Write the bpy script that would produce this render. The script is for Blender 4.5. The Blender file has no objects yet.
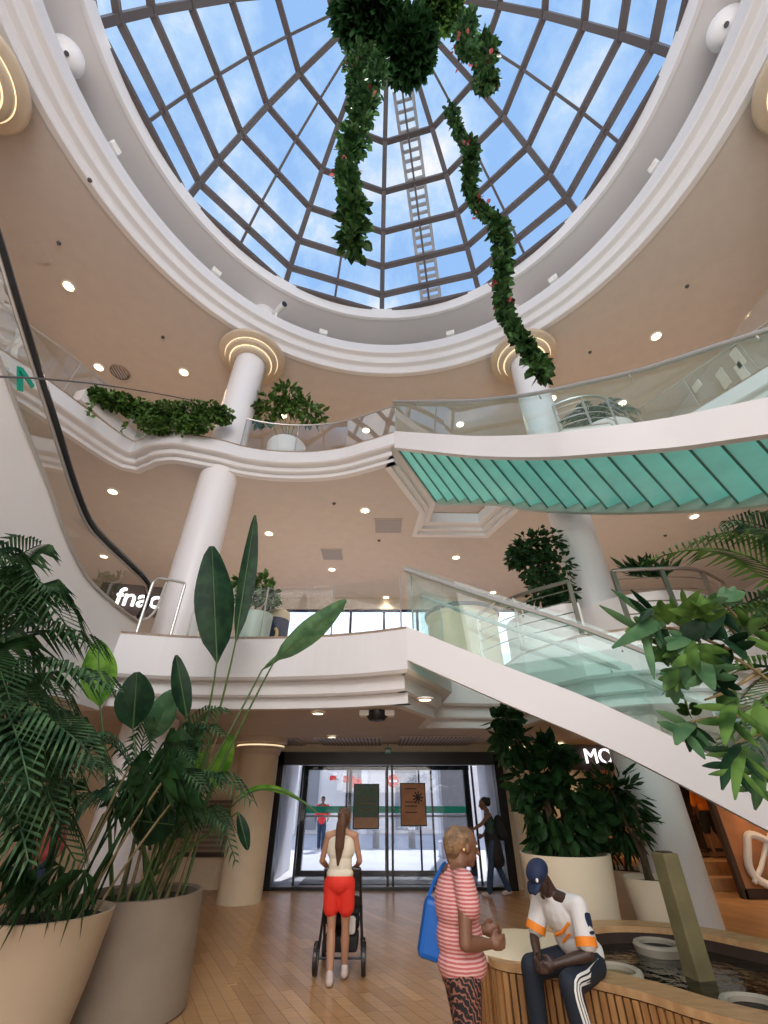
import bpy, bmesh, math, random
from mathutils import Vector, Matrix, Quaternion
random.seed(11)
R = math.radians
SC = bpy.context.scene
COL = SC.collection
V = Vector
# ------------------------------------------------------------------ camera model
F = 425.0; TH = R(33.9); EYE = 1.7
CT, ST = math.cos(TH), math.sin(TH)
def ray(px, py):
    u = (px-384)/F; v = (512-py)/F
    return V((u, CT-v*ST, ST+v*CT))
def at(px, py, Y=None, z=None, X=None):
    d = ray(px, py)
    if Y is not None: t = Y/d.y
    elif z is not None: t = (z-EYE)/d.z
    else: t = X/d.x
    return V((d.x*t, d.y*t, EYE+d.z*t))
cam = bpy.data.cameras.new('camera'); co = bpy.data.objects.new('camera', cam); COL.objects.link(co)
cam.sensor_fit = 'HORIZONTAL'; cam.sensor_width = 36; cam.lens = F/768*36
cam.clip_end = 500; cam.clip_start = 0.02
co.location = (0, 0, EYE); co.rotation_euler = (R(90)+TH, 0, 0)
SC.camera = co
# ------------------------------------------------------------------ materials
def mat(name, col, rough=.5, metal=0, spec=.5, emis=None, es=0, bump=0, bscale=40, var=0, vscale=3, alpha=1, trans=0, coat=0, sub=0, stretch=None):
    m = bpy.data.materials.new(name); m.use_nodes = True
    nt = m.node_tree; b = nt.nodes['Principled BSDF']
    b.inputs['Base Color'].default_value = (*col, 1)
    b.inputs['Roughness'].default_value = rough
    b.inputs['Metallic'].default_value = metal
    b.inputs['Specular IOR Level'].default_value = spec
    b.inputs['Alpha'].default_value = alpha
    b.inputs['Transmission Weight'].default_value = trans
    b.inputs['Coat Weight'].default_value = coat
    if emis: b.inputs['Emission Color'].default_value = (*emis, 1); b.inputs['Emission Strength'].default_value = es
    tc = nt.nodes.new('ShaderNodeTexCoord')
    src = tc.outputs['Object']
    if stretch:
        mp = nt.nodes.new('ShaderNodeMapping'); mp.inputs['Scale'].default_value = stretch
        nt.links.new(src, mp.inputs['Vector']); src = mp.outputs['Vector']
    if var:
        n = nt.nodes.new('ShaderNodeTexNoise'); n.inputs['Scale'].default_value = vscale; n.inputs['Detail'].default_value = 4
        nt.links.new(src, n.inputs['Vector'])
        r = nt.nodes.new('ShaderNodeValToRGB')
        r.color_ramp.elements[0].position = .3; r.color_ramp.elements[1].position = .7
        r.color_ramp.elements[0].color = (*[max(0, c*(1-var)) for c in col], 1)
        r.color_ramp.elements[1].color = (*[min(1, c*(1+var)) for c in col], 1)
        nt.links.new(n.outputs['Fac'], r.inputs['Fac']); nt.links.new(r.outputs['Color'], b.inputs['Base Color'])
    if bump:
        n = nt.nodes.new('ShaderNodeTexNoise'); n.inputs['Scale'].default_value = bscale; n.inputs['Detail'].default_value = 3
        nt.links.new(src, n.inputs['Vector'])
        bp = nt.nodes.new('ShaderNodeBump'); bp.inputs['Strength'].default_value = bump; bp.inputs['Distance'].default_value = .02
        nt.links.new(n.outputs['Fac'], bp.inputs['Height']); nt.links.new(bp.outputs['Normal'], b.inputs['Normal'])
    return m
def leafmat(name, c1, c2, rough=.45, tr=.25):
    m = bpy.data.materials.new(name); m.use_nodes = True
    nt = m.node_tree; b = nt.nodes['Principled BSDF']; out = nt.nodes['Material Output']
    tc = nt.nodes.new('ShaderNodeTexCoord'); n = nt.nodes.new('ShaderNodeTexNoise'); n.inputs['Scale'].default_value = 7
    nt.links.new(tc.outputs['Object'], n.inputs['Vector'])
    r = nt.nodes.new('ShaderNodeValToRGB'); r.color_ramp.elements[0].position = .38; r.color_ramp.elements[1].position = .62
    r.color_ramp.elements[0].color = (*c1, 1); r.color_ramp.elements[1].color = (*c2, 1)
    nt.links.new(n.outputs['Fac'], r.inputs['Fac']); nt.links.new(r.outputs['Color'], b.inputs['Base Color'])
    b.inputs['Roughness'].default_value = rough; b.inputs['Specular IOR Level'].default_value = .22
    t = nt.nodes.new('ShaderNodeBsdfTranslucent'); mx = nt.nodes.new('ShaderNodeMixShader'); mx.inputs[0].default_value = tr
    nt.links.new(r.outputs['Color'], t.inputs['Color'])
    nt.links.new(b.outputs[0], mx.inputs[1]); nt.links.new(t.outputs[0], mx.inputs[2]); nt.links.new(mx.outputs[0], out.inputs['Surface'])
    return m
def glassmat(name, tint, refl=.08, op=.0, opcol=(1,1,1), fk=.3):
    # thin architectural glass: clear, with a grazing mirror reflection and a little body colour
    m = bpy.data.materials.new(name); m.use_nodes = True
    nt = m.node_tree; nt.nodes.clear()
    out = nt.nodes.new('ShaderNodeOutputMaterial')
    t = nt.nodes.new('ShaderNodeBsdfTransparent'); t.inputs[0].default_value = (*tint, 1)
    g = nt.nodes.new('ShaderNodeBsdfGlossy'); g.inputs['Roughness'].default_value = .02
    d = nt.nodes.new('ShaderNodeBsdfDiffuse'); d.inputs[0].default_value = (*opcol, 1)
    fr = nt.nodes.new('ShaderNodeLayerWeight'); fr.inputs['Blend'].default_value = .25
    mm = nt.nodes.new('ShaderNodeMath'); mm.operation = 'MULTIPLY_ADD'; mm.inputs[1].default_value = fk; mm.inputs[2].default_value = refl
    nt.links.new(fr.outputs['Fresnel'], mm.inputs[0])
    m1 = nt.nodes.new('ShaderNodeMixShader'); m1.inputs[0].default_value = op
    nt.links.new(t.outputs[0], m1.inputs[1]); nt.links.new(d.outputs[0], m1.inputs[2])
    m2 = nt.nodes.new('ShaderNodeMixShader')
    nt.links.new(mm.outputs[0], m2.inputs[0]); nt.links.new(m1.outputs[0], m2.inputs[1]); nt.links.new(g.outputs[0], m2.inputs[2])
    nt.links.new(m2.outputs[0], out.inputs['Surface'])
    return m
M = {}
M['white'] = mat('white_plaster', (.78,.75,.74), .55, bump=.03, bscale=60)
M['fascia'] = mat('fascia_paint', (.75,.735,.74), .5, bump=.02, bscale=50)
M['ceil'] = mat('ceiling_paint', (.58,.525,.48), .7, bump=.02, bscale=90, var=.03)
M['column'] = mat('column_paint', (.84,.82,.83), .35, bump=.02)
M['cream'] = mat('cream_render', (.72,.60,.43), .6, bump=.05, var=.05)
M['capital'] = mat('capital_gold', (.60,.50,.38), .4, var=.05)
M['glow'] = mat('warm_glow', (1,.9,.7), .5, emis=(1,.80,.48), es=1.1)
M['lamp'] = mat('lamp_lens', (1,.95,.85), .5, emis=(1,.80,.50), es=7)
M['lampring'] = mat('lamp_ring', (.85,.8,.72), .4)
M['steel'] = mat('brushed_steel', (.50,.49,.47), .35, metal=.6, bump=.02)
M['bronze'] = mat('bronze_metal', (.36,.31,.27), .35, metal=1)
M['rib'] = mat('rib_paint', (.075,.058,.055), .5)
M['riblight'] = mat('rib_light', (.10,.08,.078), .5)
M['black'] = mat('black_frame', (.012,.012,.014), .35)
M['blackfab'] = mat('black_fabric', (.015,.015,.018), .8, bump=.2, bscale=200)
M['rubber'] = mat('handrail_rubber', (.012,.012,.013), .25)
M['darkgrey'] = mat('dark_grey', (.08,.08,.085), .5)
M['grey'] = mat('grey_paint', (.35,.34,.34), .5)
M['vent'] = mat('vent_metal', (.36,.335,.32), .45, metal=.3)
M['glass'] = glassmat('clear_glass', (.93,.97,.96), .05)
M['glassgreen'] = glassmat('green_glass', (.80,.93,.90), .03, .07, (.6,.85,.8), fk=.2)
M['skyglass'] = glassmat('skylight_glass', (.97,.985,1), .0, fk=.02)
M['doorglass'] = glassmat('door_glass', (.93,.95,.98), .03)
M['tread'] = mat('frosted_tread', (.22,.62,.56), .35, emis=(.20,.62,.55), es=.27, var=.12, vscale=2)  # emission stands in for skylight coming through the translucent glass
M['tread_shade'] = mat('tread_shadow_line', (.03,.20,.175), .4)  # dark tone for the shadow line between treads
M['stringer'] = mat('green_grey_stringer', (.42,.52,.46), .45)
M['pot'] = mat('planter_beige', (.52,.41,.29), .6, bump=.06, bscale=120, var=.04)
M['pot2'] = mat('planter_grey', (.29,.235,.18), .65, bump=.08, bscale=100, var=.08)
M['potwhite'] = mat('planter_white', (.78,.68,.52), .5, bump=.03)
M['soil'] = mat('soil', (.03,.022,.015), .9, bump=.8, bscale=40, var=.3)
M['trunk'] = mat('trunk_bark', (.10,.07,.04), .8, bump=.6, bscale=60, var=.3)
M['stem'] = mat('green_stem', (.07,.13,.035), .5)
M['cane'] = mat('cane_stem', (.22,.17,.08), .6, var=.3, vscale=12)
M['leafdark'] = leafmat('leaf_dark', (.010,.035,.010), (.03,.085,.025))
M['leafmid'] = leafmat('leaf_mid', (.025,.07,.015), (.13,.25,.055))
M['leafpalm'] = leafmat('leaf_palm', (.02,.06,.03), (.09,.18,.08), .45)
M['leafvine'] = leafmat('leaf_vine', (.012,.045,.014), (.07,.15,.045))
M['leafbright'] = leafmat('leaf_bright', (.07,.22,.02), (.20,.42,.05), .4, .4)
M['leafbig'] = leafmat('leaf_big', (.004,.024,.010), (.013,.050,.018), .5, .12)
M['leafbigl'] = leafmat('leaf_big_light', (.06,.15,.07), (.12,.24,.11), .4, .25)
M['flower'] = mat('pink_flower', (.34,.06,.06), .6, var=.4, vscale=20)
M['concrete'] = mat('concrete', (.20,.175,.085), .7, bump=.2, bscale=60, var=.2, vscale=4)
M['potring'] = mat('stone_ring', (.40,.37,.30), .6, var=.15)
M['skin'] = mat('skin_tan', (.45,.24,.15), .5, sub=.1)
M['skin2'] = mat('skin_brown', (.20,.095,.055), .5)
M['skin3'] = mat('skin_dark', (.055,.028,.02), .45)
M['hair'] = mat('hair_brown', (.11,.05,.025), .45, bump=.5, bscale=30, stretch=(12,12,1))
M['hairblond'] = mat('hair_blond', (.25,.15,.075), .5, bump=.8, bscale=60, var=.6, vscale=18)
M['hairblack'] = mat('hair_black', (.015,.012,.012), .5)
M['cream_top'] = mat('cream_knit', (.80,.72,.58), .8, bump=.3, bscale=120)
M['red'] = mat('red_shorts', (.80,.035,.02), .7, bump=.15, bscale=25)
M['white_cloth'] = mat('white_jersey', (.78,.77,.76), .7, bump=.1, bscale=20)
M['orange'] = mat('orange_band', (.95,.28,.02), .6)
M['navy'] = mat('navy_cloth', (.012,.025,.075), .7, bump=.1)
M['trousers'] = mat('track_trousers', (.012,.02,.035), .7, bump=.1, bscale=15)
M['green_cloth'] = mat('green_cloth', (.02,.06,.05), .7)
M['shoe'] = mat('shoe_light', (.6,.5,.47), .6)
M['blue'] = mat('blue_bag', (.0,.10,.42), .45, bump=.1, bscale=12)
M['jeans'] = mat('jeans', (.03,.06,.12), .8)
M['paper'] = mat('paper_white', (.9,.9,.88), .6)
M['signwhite'] = mat('sign_light', (1,1,1), .5, emis=(1,.97,1), es=1.6)
M['signgreen'] = mat('sign_green', (.0,.30,.20), .5)
M['greenband'] = mat('green_band', (.02,.34,.22), .5, emis=(.02,.4,.25), es=.15)  # slight emission added to the colour to brighten the band
M['gold'] = mat('gold_letter', (.75,.55,.25), .4, metal=.2)
M['postgreen'] = mat('poster_green', (.09,.18,.14), .5, var=.1, vscale=6)
M['postbrown'] = mat('poster_brown', (.48,.30,.20), .5, var=.15, vscale=4)
M['postorange'] = mat('poster_orange', (.52,.25,.12), .5, var=.2, vscale=4)
M['redsign'] = mat('red_sign', (.85,.03,.03), .5)
M['stone'] = mat('street_stone', (.62,.62,.68), .7, var=.06, vscale=1.5)
M['facade'] = mat('street_facade', (.92,.89,.86), .8, var=.08, vscale=.8)
M['facadedark'] = mat('street_window', (.33,.34,.36), .3)
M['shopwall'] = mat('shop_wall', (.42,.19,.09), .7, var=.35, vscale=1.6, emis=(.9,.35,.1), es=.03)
M['shopdark'] = mat('shop_dark', (.05,.03,.022), .6)
M['pinkc'] = mat('pink_cloth', (.65,.13,.16), .7, var=.3, vscale=8)
M['amber'] = mat('amber_lens', (.5,.35,.1), .3, emis=(1,.7,.3), es=1)

def woodfloor():
    m = bpy.data.materials.new('parquet'); m.use_nodes = True
    nt = m.node_tree; b = nt.nodes['Principled BSDF']
    tc = nt.nodes.new('ShaderNodeTexCoord'); mp = nt.nodes.new('ShaderNodeMapping'); mp.inputs['Rotation'].default_value = (0,0,R(62))
    nt.links.new(tc.outputs['Object'], mp.inputs['Vector'])
    br = nt.nodes.new('ShaderNodeTexBrick'); br.inputs['Scale'].default_value = 1
    br.inputs['Brick Width'].default_value = .9; br.inputs['Row Height'].default_value = .14; br.inputs['Mortar Size'].default_value = .0035
    br.inputs['Color1'].default_value = (.40,.225,.105,1); br.inputs['Color2'].default_value = (.56,.345,.175,1); br.inputs['Mortar'].default_value = (.20,.10,.045,1)
    nt.links.new(mp.outputs['Vector'], br.inputs['Vector'])
    mp2 = nt.nodes.new('ShaderNodeMapping'); mp2.inputs['Rotation'].default_value = (0,0,R(62)); mp2.inputs['Scale'].default_value = (1.2,22,1)
    nt.links.new(tc.outputs['Object'], mp2.inputs['Vector'])
    n = nt.nodes.new('ShaderNodeTexNoise'); n.inputs['Scale'].default_value = 1.4; n.inputs['Detail'].default_value = 5
    nt.links.new(mp2.outputs['Vector'], n.inputs['Vector'])
    mr = nt.nodes.new('ShaderNodeMapRange'); mr.inputs['To Min'].default_value = .72; mr.inputs['To Max'].default_value = 1.25
    nt.links.new(n.outputs['Fac'], mr.inputs['Value'])
    mx = nt.nodes.new('ShaderNodeVectorMath'); mx.operation = 'MULTIPLY'
    nt.links.new(br.outputs['Color'], mx.inputs[0]); nt.links.new(mr.outputs[0], mx.inputs[1])
    nt.links.new(mx.outputs[0], b.inputs['Base Color'])
    b.inputs['Roughness'].default_value = .28
    return m
M['floor'] = woodfloor()
def woodmat(name, c1, c2, rot=(0,0,0), sc=(1,1,14)):
    m = bpy.data.materials.new(name); m.use_nodes = True
    nt = m.node_tree; b = nt.nodes['Principled BSDF']
    tc = nt.nodes.new('ShaderNodeTexCoord'); mp = nt.nodes.new('ShaderNodeMapping'); mp.inputs['Scale'].default_value = sc; mp.inputs['Rotation'].default_value = rot
    nt.links.new(tc.outputs['Object'], mp.inputs['Vector'])
    n = nt.nodes.new('ShaderNodeTexNoise'); n.inputs['Scale'].default_value = 2; n.inputs['Detail'].default_value = 5
    nt.links.new(mp.outputs['Vector'], n.inputs['Vector'])
    r = nt.nodes.new('ShaderNodeValToRGB'); r.color_ramp.elements[0].position = .3; r.color_ramp.elements[1].position = .7
    r.color_ramp.elements[0].color = (*c1,1); r.color_ramp.elements[1].color = (*c2,1)
    nt.links.new(n.outputs['Fac'], r.inputs['Fac']); nt.links.new(r.outputs['Color'], b.inputs['Base Color'])
    b.inputs['Roughness'].default_value = .4
    return m
M['slat'] = woodmat('slat_wood', (.30,.14,.05), (.50,.27,.11), sc=(9,9,1))
M['benchtop'] = woodmat('bench_wood', (.42,.24,.11), (.60,.38,.19), sc=(3,9,3))
def wavemat(name, c1, c2, scale, axis='Z', dist=0, thr=.5, rough=.8):
    m = bpy.data.materials.new(name); m.use_nodes = True
    nt = m.node_tree; b = nt.nodes['Principled BSDF']
    tc = nt.nodes.new('ShaderNodeTexCoord'); w = nt.nodes.new('ShaderNodeTexWave'); w.bands_direction = axis
    w.inputs['Scale'].default_value = scale; w.inputs['Distortion'].default_value = dist; w.inputs['Detail'].default_value = 2; w.inputs['Detail Scale'].default_value = 1.5
    nt.links.new(tc.outputs['Object'], w.inputs['Vector'])
    r = nt.nodes.new('ShaderNodeValToRGB'); r.color_ramp.elements[0].position = thr-.08; r.color_ramp.elements[1].position = thr+.08
    r.color_ramp.elements[0].color = (*c1,1); r.color_ramp.elements[1].color = (*c2,1)
    nt.links.new(w.outputs['Fac'], r.inputs['Fac']); nt.links.new(r.outputs['Color'], b.inputs['Base Color'])
    b.inputs['Roughness'].default_value = rough
    return m
M['stripes'] = wavemat('pink_stripe', (.50,.13,.13), (.70,.44,.42), 17, 'Z', 0.8, .55)
M['leggings'] = wavemat('pattern_leggings', (.012,.010,.012), (.30,.12,.08), 17, 'DIAGONAL', 9, .78)
M['louver'] = wavemat('louver', (.30,.22,.15), (.16,.11,.08), 3.2, 'Z', 0, .5, .5)
M['shutter'] = wavemat('grille', (.16,.14,.15), (.50,.46,.46), 3.6, 'X', 0, .5, .5)
M['facade2'] = wavemat('facade_piers', (.92,.9,.9), (.70,.70,.72), .55, 'X', 0, .62, .8)
def water():
    m = mat('pond_water', (.010,.011,.008), .04, spec=.8)
    nt = m.node_tree; b = nt.nodes['Principled BSDF']
    tc = nt.nodes.new('ShaderNodeTexCoord'); n = nt.nodes.new('ShaderNodeTexNoise'); n.inputs['Scale'].default_value = 9; n.inputs['Detail'].default_value = 2
    nt.links.new(tc.outputs['Object'], n.inputs['Vector'])
    bp = nt.nodes.new('ShaderNodeBump'); bp.inputs['Strength'].default_value = .35; bp.inputs['Distance'].default_value = .03
    nt.links.new(n.outputs['Fac'], bp.inputs['Height']); nt.links.new(bp.outputs['Normal'], b.inputs['Normal'])
    return m
M['water'] = water()
# ------------------------------------------------------------------ mesh builder
class MB:
    def __init__(s): s.v = []; s.f = []
    def add(s, vs, fs):
        o = len(s.v); s.v += [V(v) for v in vs]; s.f += [tuple(i+o for i in f) for f in fs]; return s
    def box(s, c, size, rot=None):
        x, y, z = [k/2 for k in size]; c = V(c)
        P = [V((a*x,b*y,d*z)) for a in (-1,1) for b in (-1,1) for d in (-1,1)]
        if rot is not None:
            Mx = rot if isinstance(rot, Matrix) else Matrix.Rotation(rot, 3, 'Z')
            P = [Mx @ p for p in P]
        return s.add([p+c for p in P], [(0,1,3,2),(4,6,7,5),(0,4,5,1),(2,3,7,6),(0,2,6,4),(1,5,7,3)])
    def beam(s, a, b, w, h, up=(0,0,1)):
        a, b = V(a), V(b); d = (b-a); L = d.length; d.normalize(); up = V(up)
        if abs(d.dot(up)) > .98: up = V((0,1,0))
        x = d.cross(up).normalized(); y = x.cross(d).normalized()
        vs = [p + x*i*w/2 + y*j*h/2 for p in (a, b) for i, j in ((-1,-1),(1,-1),(1,1),(-1,1))]
        return s.add(vs, [(3,2,1,0),(4,5,6,7),(0,1,5,4),(1,2,6,5),(2,3,7,6),(3,0,4,7)])
    def tube(s, pts, r, n=8, cap=True):
        pts = [V(p) for p in pts]; N = len(pts)
        rs = r if isinstance(r, (list, tuple)) else [r]*N
        vs = []; prev = None
        for i, p in enumerate(pts):
            d = (pts[min(i+1,N-1)]-pts[max(i-1,0)]).normalized()
            if prev is None:
                up = V((0,0,1)) if abs(d.z) < .9 else V((1,0,0))
                x = d.cross(up).normalized()
            else: x = (prev - d*prev.dot(d)).normalized()
            prev = x; y = d.cross(x)
            for k in range(n):
                a = 2*math.pi*k/n; vs.append(p + (x*math.cos(a)+y*math.sin(a))*rs[i])
        fs = [(i*n+k, i*n+(k+1)%n, (i+1)*n+(k+1)%n, (i+1)*n+k) for i in range(N-1) for k in range(n)]
        if cap: fs += [tuple(range(n))[::-1], tuple((N-1)*n+k for k in range(n))]
        return s.add(vs, fs)
    def lathe(s, prof, c=(0,0,0), n=48, a0=0, a1=2*math.pi):
        c = V(c); full = abs(a1-a0-2*math.pi) < 1e-6; m = n if full else n+1; vs = []
        for k in range(m):
            a = a0+(a1-a0)*k/n
            for r, z in prof: vs.append(c+V((r*math.cos(a), r*math.sin(a), z)))
        L = len(prof); fs = []
        for k in range(n):
            k2 = (k+1) % m
            for j in range(L-1): fs.append((k*L+j, k2*L+j, k2*L+j+1, k*L+j+1))
        return s.add(vs, fs)
    def prism(s, poly, z0, z1):
        n = len(poly)
        vs = [V((p[0],p[1],z0)) for p in poly]+[V((p[0],p[1],z1)) for p in poly]
        fs = [tuple(range(n))[::-1], tuple(range(n,2*n))]+[(i,(i+1)%n,n+(i+1)%n,n+i) for i in range(n)]
        return s.add(vs, fs)
    def grid(s, rows):
        n = len(rows[0]); vs = [p for r in rows for p in r]
        return s.add(vs, [(i*n+k, i*n+k+1, (i+1)*n+k+1, (i+1)*n+k) for i in range(len(rows)-1) for k in range(n-1)])
    def ball(s, c, r, n=12, m=8, rot=None):
        c = V(c); r = (r,r,r) if not isinstance(r,(tuple,list)) else r
        vs = []
        for j in range(m+1):
            t = math.pi*j/m
            for k in range(n):
                a = 2*math.pi*k/n
                p = V((r[0]*math.sin(t)*math.cos(a), r[1]*math.sin(t)*math.sin(a), r[2]*math.cos(t)))
                if rot is not None: p = rot @ p
                vs.append(c+p)
        return s.add(vs, [(j*n+k, (j+1)*n+k, (j+1)*n+(k+1)%n, j*n+(k+1)%n) for j in range(m) for k in range(n)])
    def build(s, name, m, parent=None, smooth=False, local=False, bevel=0, kind=None, label=None, angle=None):
        off = V((0,0,0))
        if not local and parent is not None:
            p = parent
            while p is not None: off += p.location; p = p.parent
        org = V((0,0,0))
        me = bpy.data.meshes.new(name)
        me.from_pydata([tuple(v-off-org) for v in s.v], [], s.f)
        bm = bmesh.new(); bm.from_mesh(me); bmesh.ops.remove_doubles(bm, verts=bm.verts, dist=1e-5)
        bmesh.ops.dissolve_degenerate(bm, edges=bm.edges, dist=1e-6)
        bmesh.ops.recalc_face_normals(bm, faces=bm.faces); bm.to_mesh(me); bm.free()
        me.materials.append(m if not isinstance(m, str) else M[m])
        if smooth:
            me.polygons.foreach_set('use_smooth', [True]*len(me.polygons))
        o = bpy.data.objects.new(name, me); COL.objects.link(o)
        if parent is not None: o.parent = parent
        if smooth and angle is not False:
            try: me.set_sharp_from_angle(angle=R(angle or 40))
            except Exception: pass
        if bevel:
            b = o.modifiers.new('bevel', 'BEVEL'); b.width = bevel; b.segments = 2; b.limit_method = 'ANGLE'
        if kind: o['kind'] = kind
        if label: o['label'] = label
        return o
def thing(name, label, cat, loc=(0,0,0), rotz=0, group=None):
    o = bpy.data.objects.new(name, None); COL.objects.link(o)
    o.location = loc; o.rotation_euler = (0,0,rotz); o.empty_display_size = .2
    o['label'] = label; o['category'] = cat
    if group: o['group'] = group
    return o
def tag(o, label, cat, group=None):
    o['label'] = label; o['category'] = cat
    if group: o['group'] = group
    return o
def struct(o): o['kind'] = 'structure'; return o
def dup(root, loc, rotz=None, label=None):
    r = root.copy(); COL.objects.link(r); r.location = loc
    if rotz is not None: r.rotation_euler = (0,0,rotz)
    if label: r['label'] = label
    for ch in list(root.children):
        c = ch.copy(); COL.objects.link(c); c.parent = r
        for g in ch.children:
            d = g.copy(); COL.objects.link(d); d.parent = c
    return r
def textmesh(name, s, size, m, parent=None, loc=(0,0,0), rot=(0,0,0), ext=.01, align='CENTER', shear=0):
    cu = bpy.data.curves.new(name, 'FONT'); cu.body = s; cu.size = size; cu.extrude = ext; cu.align_x = align; cu.align_y = 'CENTER'; cu.shear = shear
    o = bpy.data.objects.new(name, cu); COL.objects.link(o)
    bpy.context.view_layer.update()
    me = bpy.data.meshes.new_from_object(o.evaluated_get(bpy.context.evaluated_depsgraph_get()))
    bpy.data.objects.remove(o); bpy.data.curves.remove(cu)
    me.materials.clear(); me.materials.append(M[m])
    o = bpy.data.objects.new(name, me); COL.objects.link(o); o.parent = parent; o.location = loc; o.rotation_euler = rot
    return o
def bez(a, b, c, n):
    a, b, c = V(a), V(b), V(c); return [a*(1-t)**2+b*2*t*(1-t)+c*t*t for t in [i/(n-1) for i in range(n)]]
def smoothline(pts, n=6, closed=False):
    pts = [V(p) for p in pts]; out = []; N = len(pts)
    rng = range(N if closed else N-1)
    for i in rng:
        if closed: p0,p1,p2,p3 = pts[(i-1)%N],pts[i],pts[(i+1)%N],pts[(i+2)%N]
        else: p0,p1,p2,p3 = pts[max(i-1,0)],pts[i],pts[i+1],pts[min(i+2,N-1)]
        for k in range(n):
            t = k/n
            out.append(.5*((2*p1)+(p2-p0)*t+(2*p0-5*p1+4*p2-p3)*t*t+(3*p1-p0-3*p2+p3)*t**3))
    if not closed: out.append(pts[-1])
    return out
SKYS=1.0; SUN=5; FILL=1150; LOWFILL=180; UP1=60; UP2=32; EXPO=0.0
# ================================================================== SETTING
CX, CY = .15, 2.0          # axis of the atrium
H1, H2 = 3.87, 8.9         # upper floor levels
CG, C1, C2 = 2.86, 8.3, 13.3   # ceiling heights
DOOR = 12.5; BACK = 16.0
# ground floor
struct(MB().box((0,3.25,-.1),(28,18.6,.2)).build('floor','floor'))
struct(MB().box((0,26,-.11),(70,26.9,.2)).build('floor','stone'))
# pale inlay strip in the parquet leading to the doors
a, b = at(267,893,z=0), at(232,985,z=0)
struct(MB().beam((a.x,a.y,.002),(b.x,b.y,.002),.10,.006).build('trim_1','benchtop'))
# upper ceiling with round opening
def ring_ceiling(r, z, x0, x1, y0, y1, th, name, m):
    n = 96; mb = MB(); inner = []; outer = []
    for k in range(n):
        a = 2*math.pi*k/n; c, s = math.cos(a), math.sin(a)
        inner.append(V((CX+r*c, CY+r*s, z)))
        tx = ((x1-CX) if c > 0 else (x0-CX))/c if abs(c) > 1e-6 else 1e9
        ty = ((y1-CY) if s > 0 else (y0-CY))/s if abs(s) > 1e-6 else 1e9
        t = min(tx, ty); outer.append(V((CX+t*c, CY+t*s, z)))
    vs = inner+outer; fs = [(k,(k+1)%n,n+(k+1)%n,n+k) for k in range(n)]
    mb.add(vs, fs); mb.add([v+V((0,0,th)) for v in vs], [f[::-1] for f in fs])
    return struct(mb.build(name, m))
ring_ceiling(7.03, C2, -14, 14, -8, BACK, .3, 'ceiling', 'ceil')
# stepped ring moulding of the oculus
prof = [(7.2,C2-.02),(7.05,C2-.03),(7.03,C2+.0),(7.03,C2+.20),(7.0,C2+.23),(6.86,C2+.25),(6.84,C2+.28),(6.84,C2+.46),(6.81,C2+.49),(6.67,C2+.51),(6.65,C2+.54),(6.65,C2+.92),(6.69,C2+.95),(8.0,C2+.95)]
struct(MB().lathe(prof,(CX,CY,0),160).build('trim_2','fascia',smooth=True,angle=25))
# drum: dark wall, grey soffit and white curb around the skylight
struct(MB().lathe([(7.95,C2+.9),(7.95,15.35)],(CX,CY,0),96).build('wall_drum','darkgrey',smooth=True))
struct(MB().lathe([(8.0,15.3),(6.42,15.3)],(CX,CY,0),128).build('ceiling','white',smooth=True))
struct(MB().lathe([(6.44,15.28),(6.35,15.30),(6.33,15.36),(6.33,15.80),(6.45,15.82),(7.4,15.82),(7.4,15.4)],(CX,CY,0),160).build('trim_3','fascia',smooth=True,angle=30))
# back walls
def wallbox(x0,x1,y0,y1,z0,z1,name,m): return struct(MB().box(((x0+x1)/2,(y0+y1)/2,(z0+z1)/2),(x1-x0,y1-y0,z1-z0)).build(name,m))
wallbox(-14,14,BACK,BACK+.3,C1+.6,15.2,'wall_back','ceil')
wallbox(-14,-3.9,BACK,BACK+.3,CG,C1+.6,'wall_back','ceil')
wallbox(5.2,14,BACK,BACK+.3,CG,C1+.6,'wall_back','ceil')
wallbox(-3.9,5.2,BACK,BACK+.3,7.85,C1+.6,'wall_back','ceil')
wallbox(-3.9,5.2,BACK,BACK+.3,CG,3.95,'wall_back','ceil')
wallbox(-14,-13.7,-8,BACK,0,15.2,'wall_left','ceil')
wallbox(13.7,14,-8,BACK,0,15.2,'wall_right','ceil')
wallbox(-14,14,-8.3,-8,0,15.2,'wall_front','white')
wallbox(-14,14,-8.3,BACK+.3,15.83,15.9,'wall_roof','ceil') if False else None
# level slabs --------------------------------------------------------
edge2 = [(-13.7,-2.5),(-8.9,-1.0),(-8.4,2.0),(-7.6,4.6),(-6.95,5.8),(-6.2,7.45),(-5.9,7.55),(-5.5,7.35),(-4.9,7.28),(-4.3,7.45),(-3.85,7.6),(-3.4,7.8),(-2.7,7.95),(-1.85,7.97),(-1.1,7.85),(-.46,7.6),(.24,7.3)]
notch2 = [(1.45,9.75),(1.35,10.7),(2.85,10.75),(3.25,9.7),(3.6,8.0),(4.2,7.2),(5.2,7.0),(6.3,7.6),(7.2,6.2),(7.95,5.0),(8.6,2.0),(8.9,-1.0),(13.7,-2.5)]
edge1 = [(-13.7,6.7),(-4.2,6.55),(-3.2,6.8),(-2.2,6.86),(-1.1,6.78),(-.3,6.6),(.34,6.35)]
notch1 = [(1.2,8.0),(1.15,9.0),(2.3,9.1),(2.5,7.75),(3.1,6.8),(3.75,6.4),(5.2,6.35),(6.4,7.0),(7.6,6.6),(8.6,5.8),(13.7,5.4)]
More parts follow.
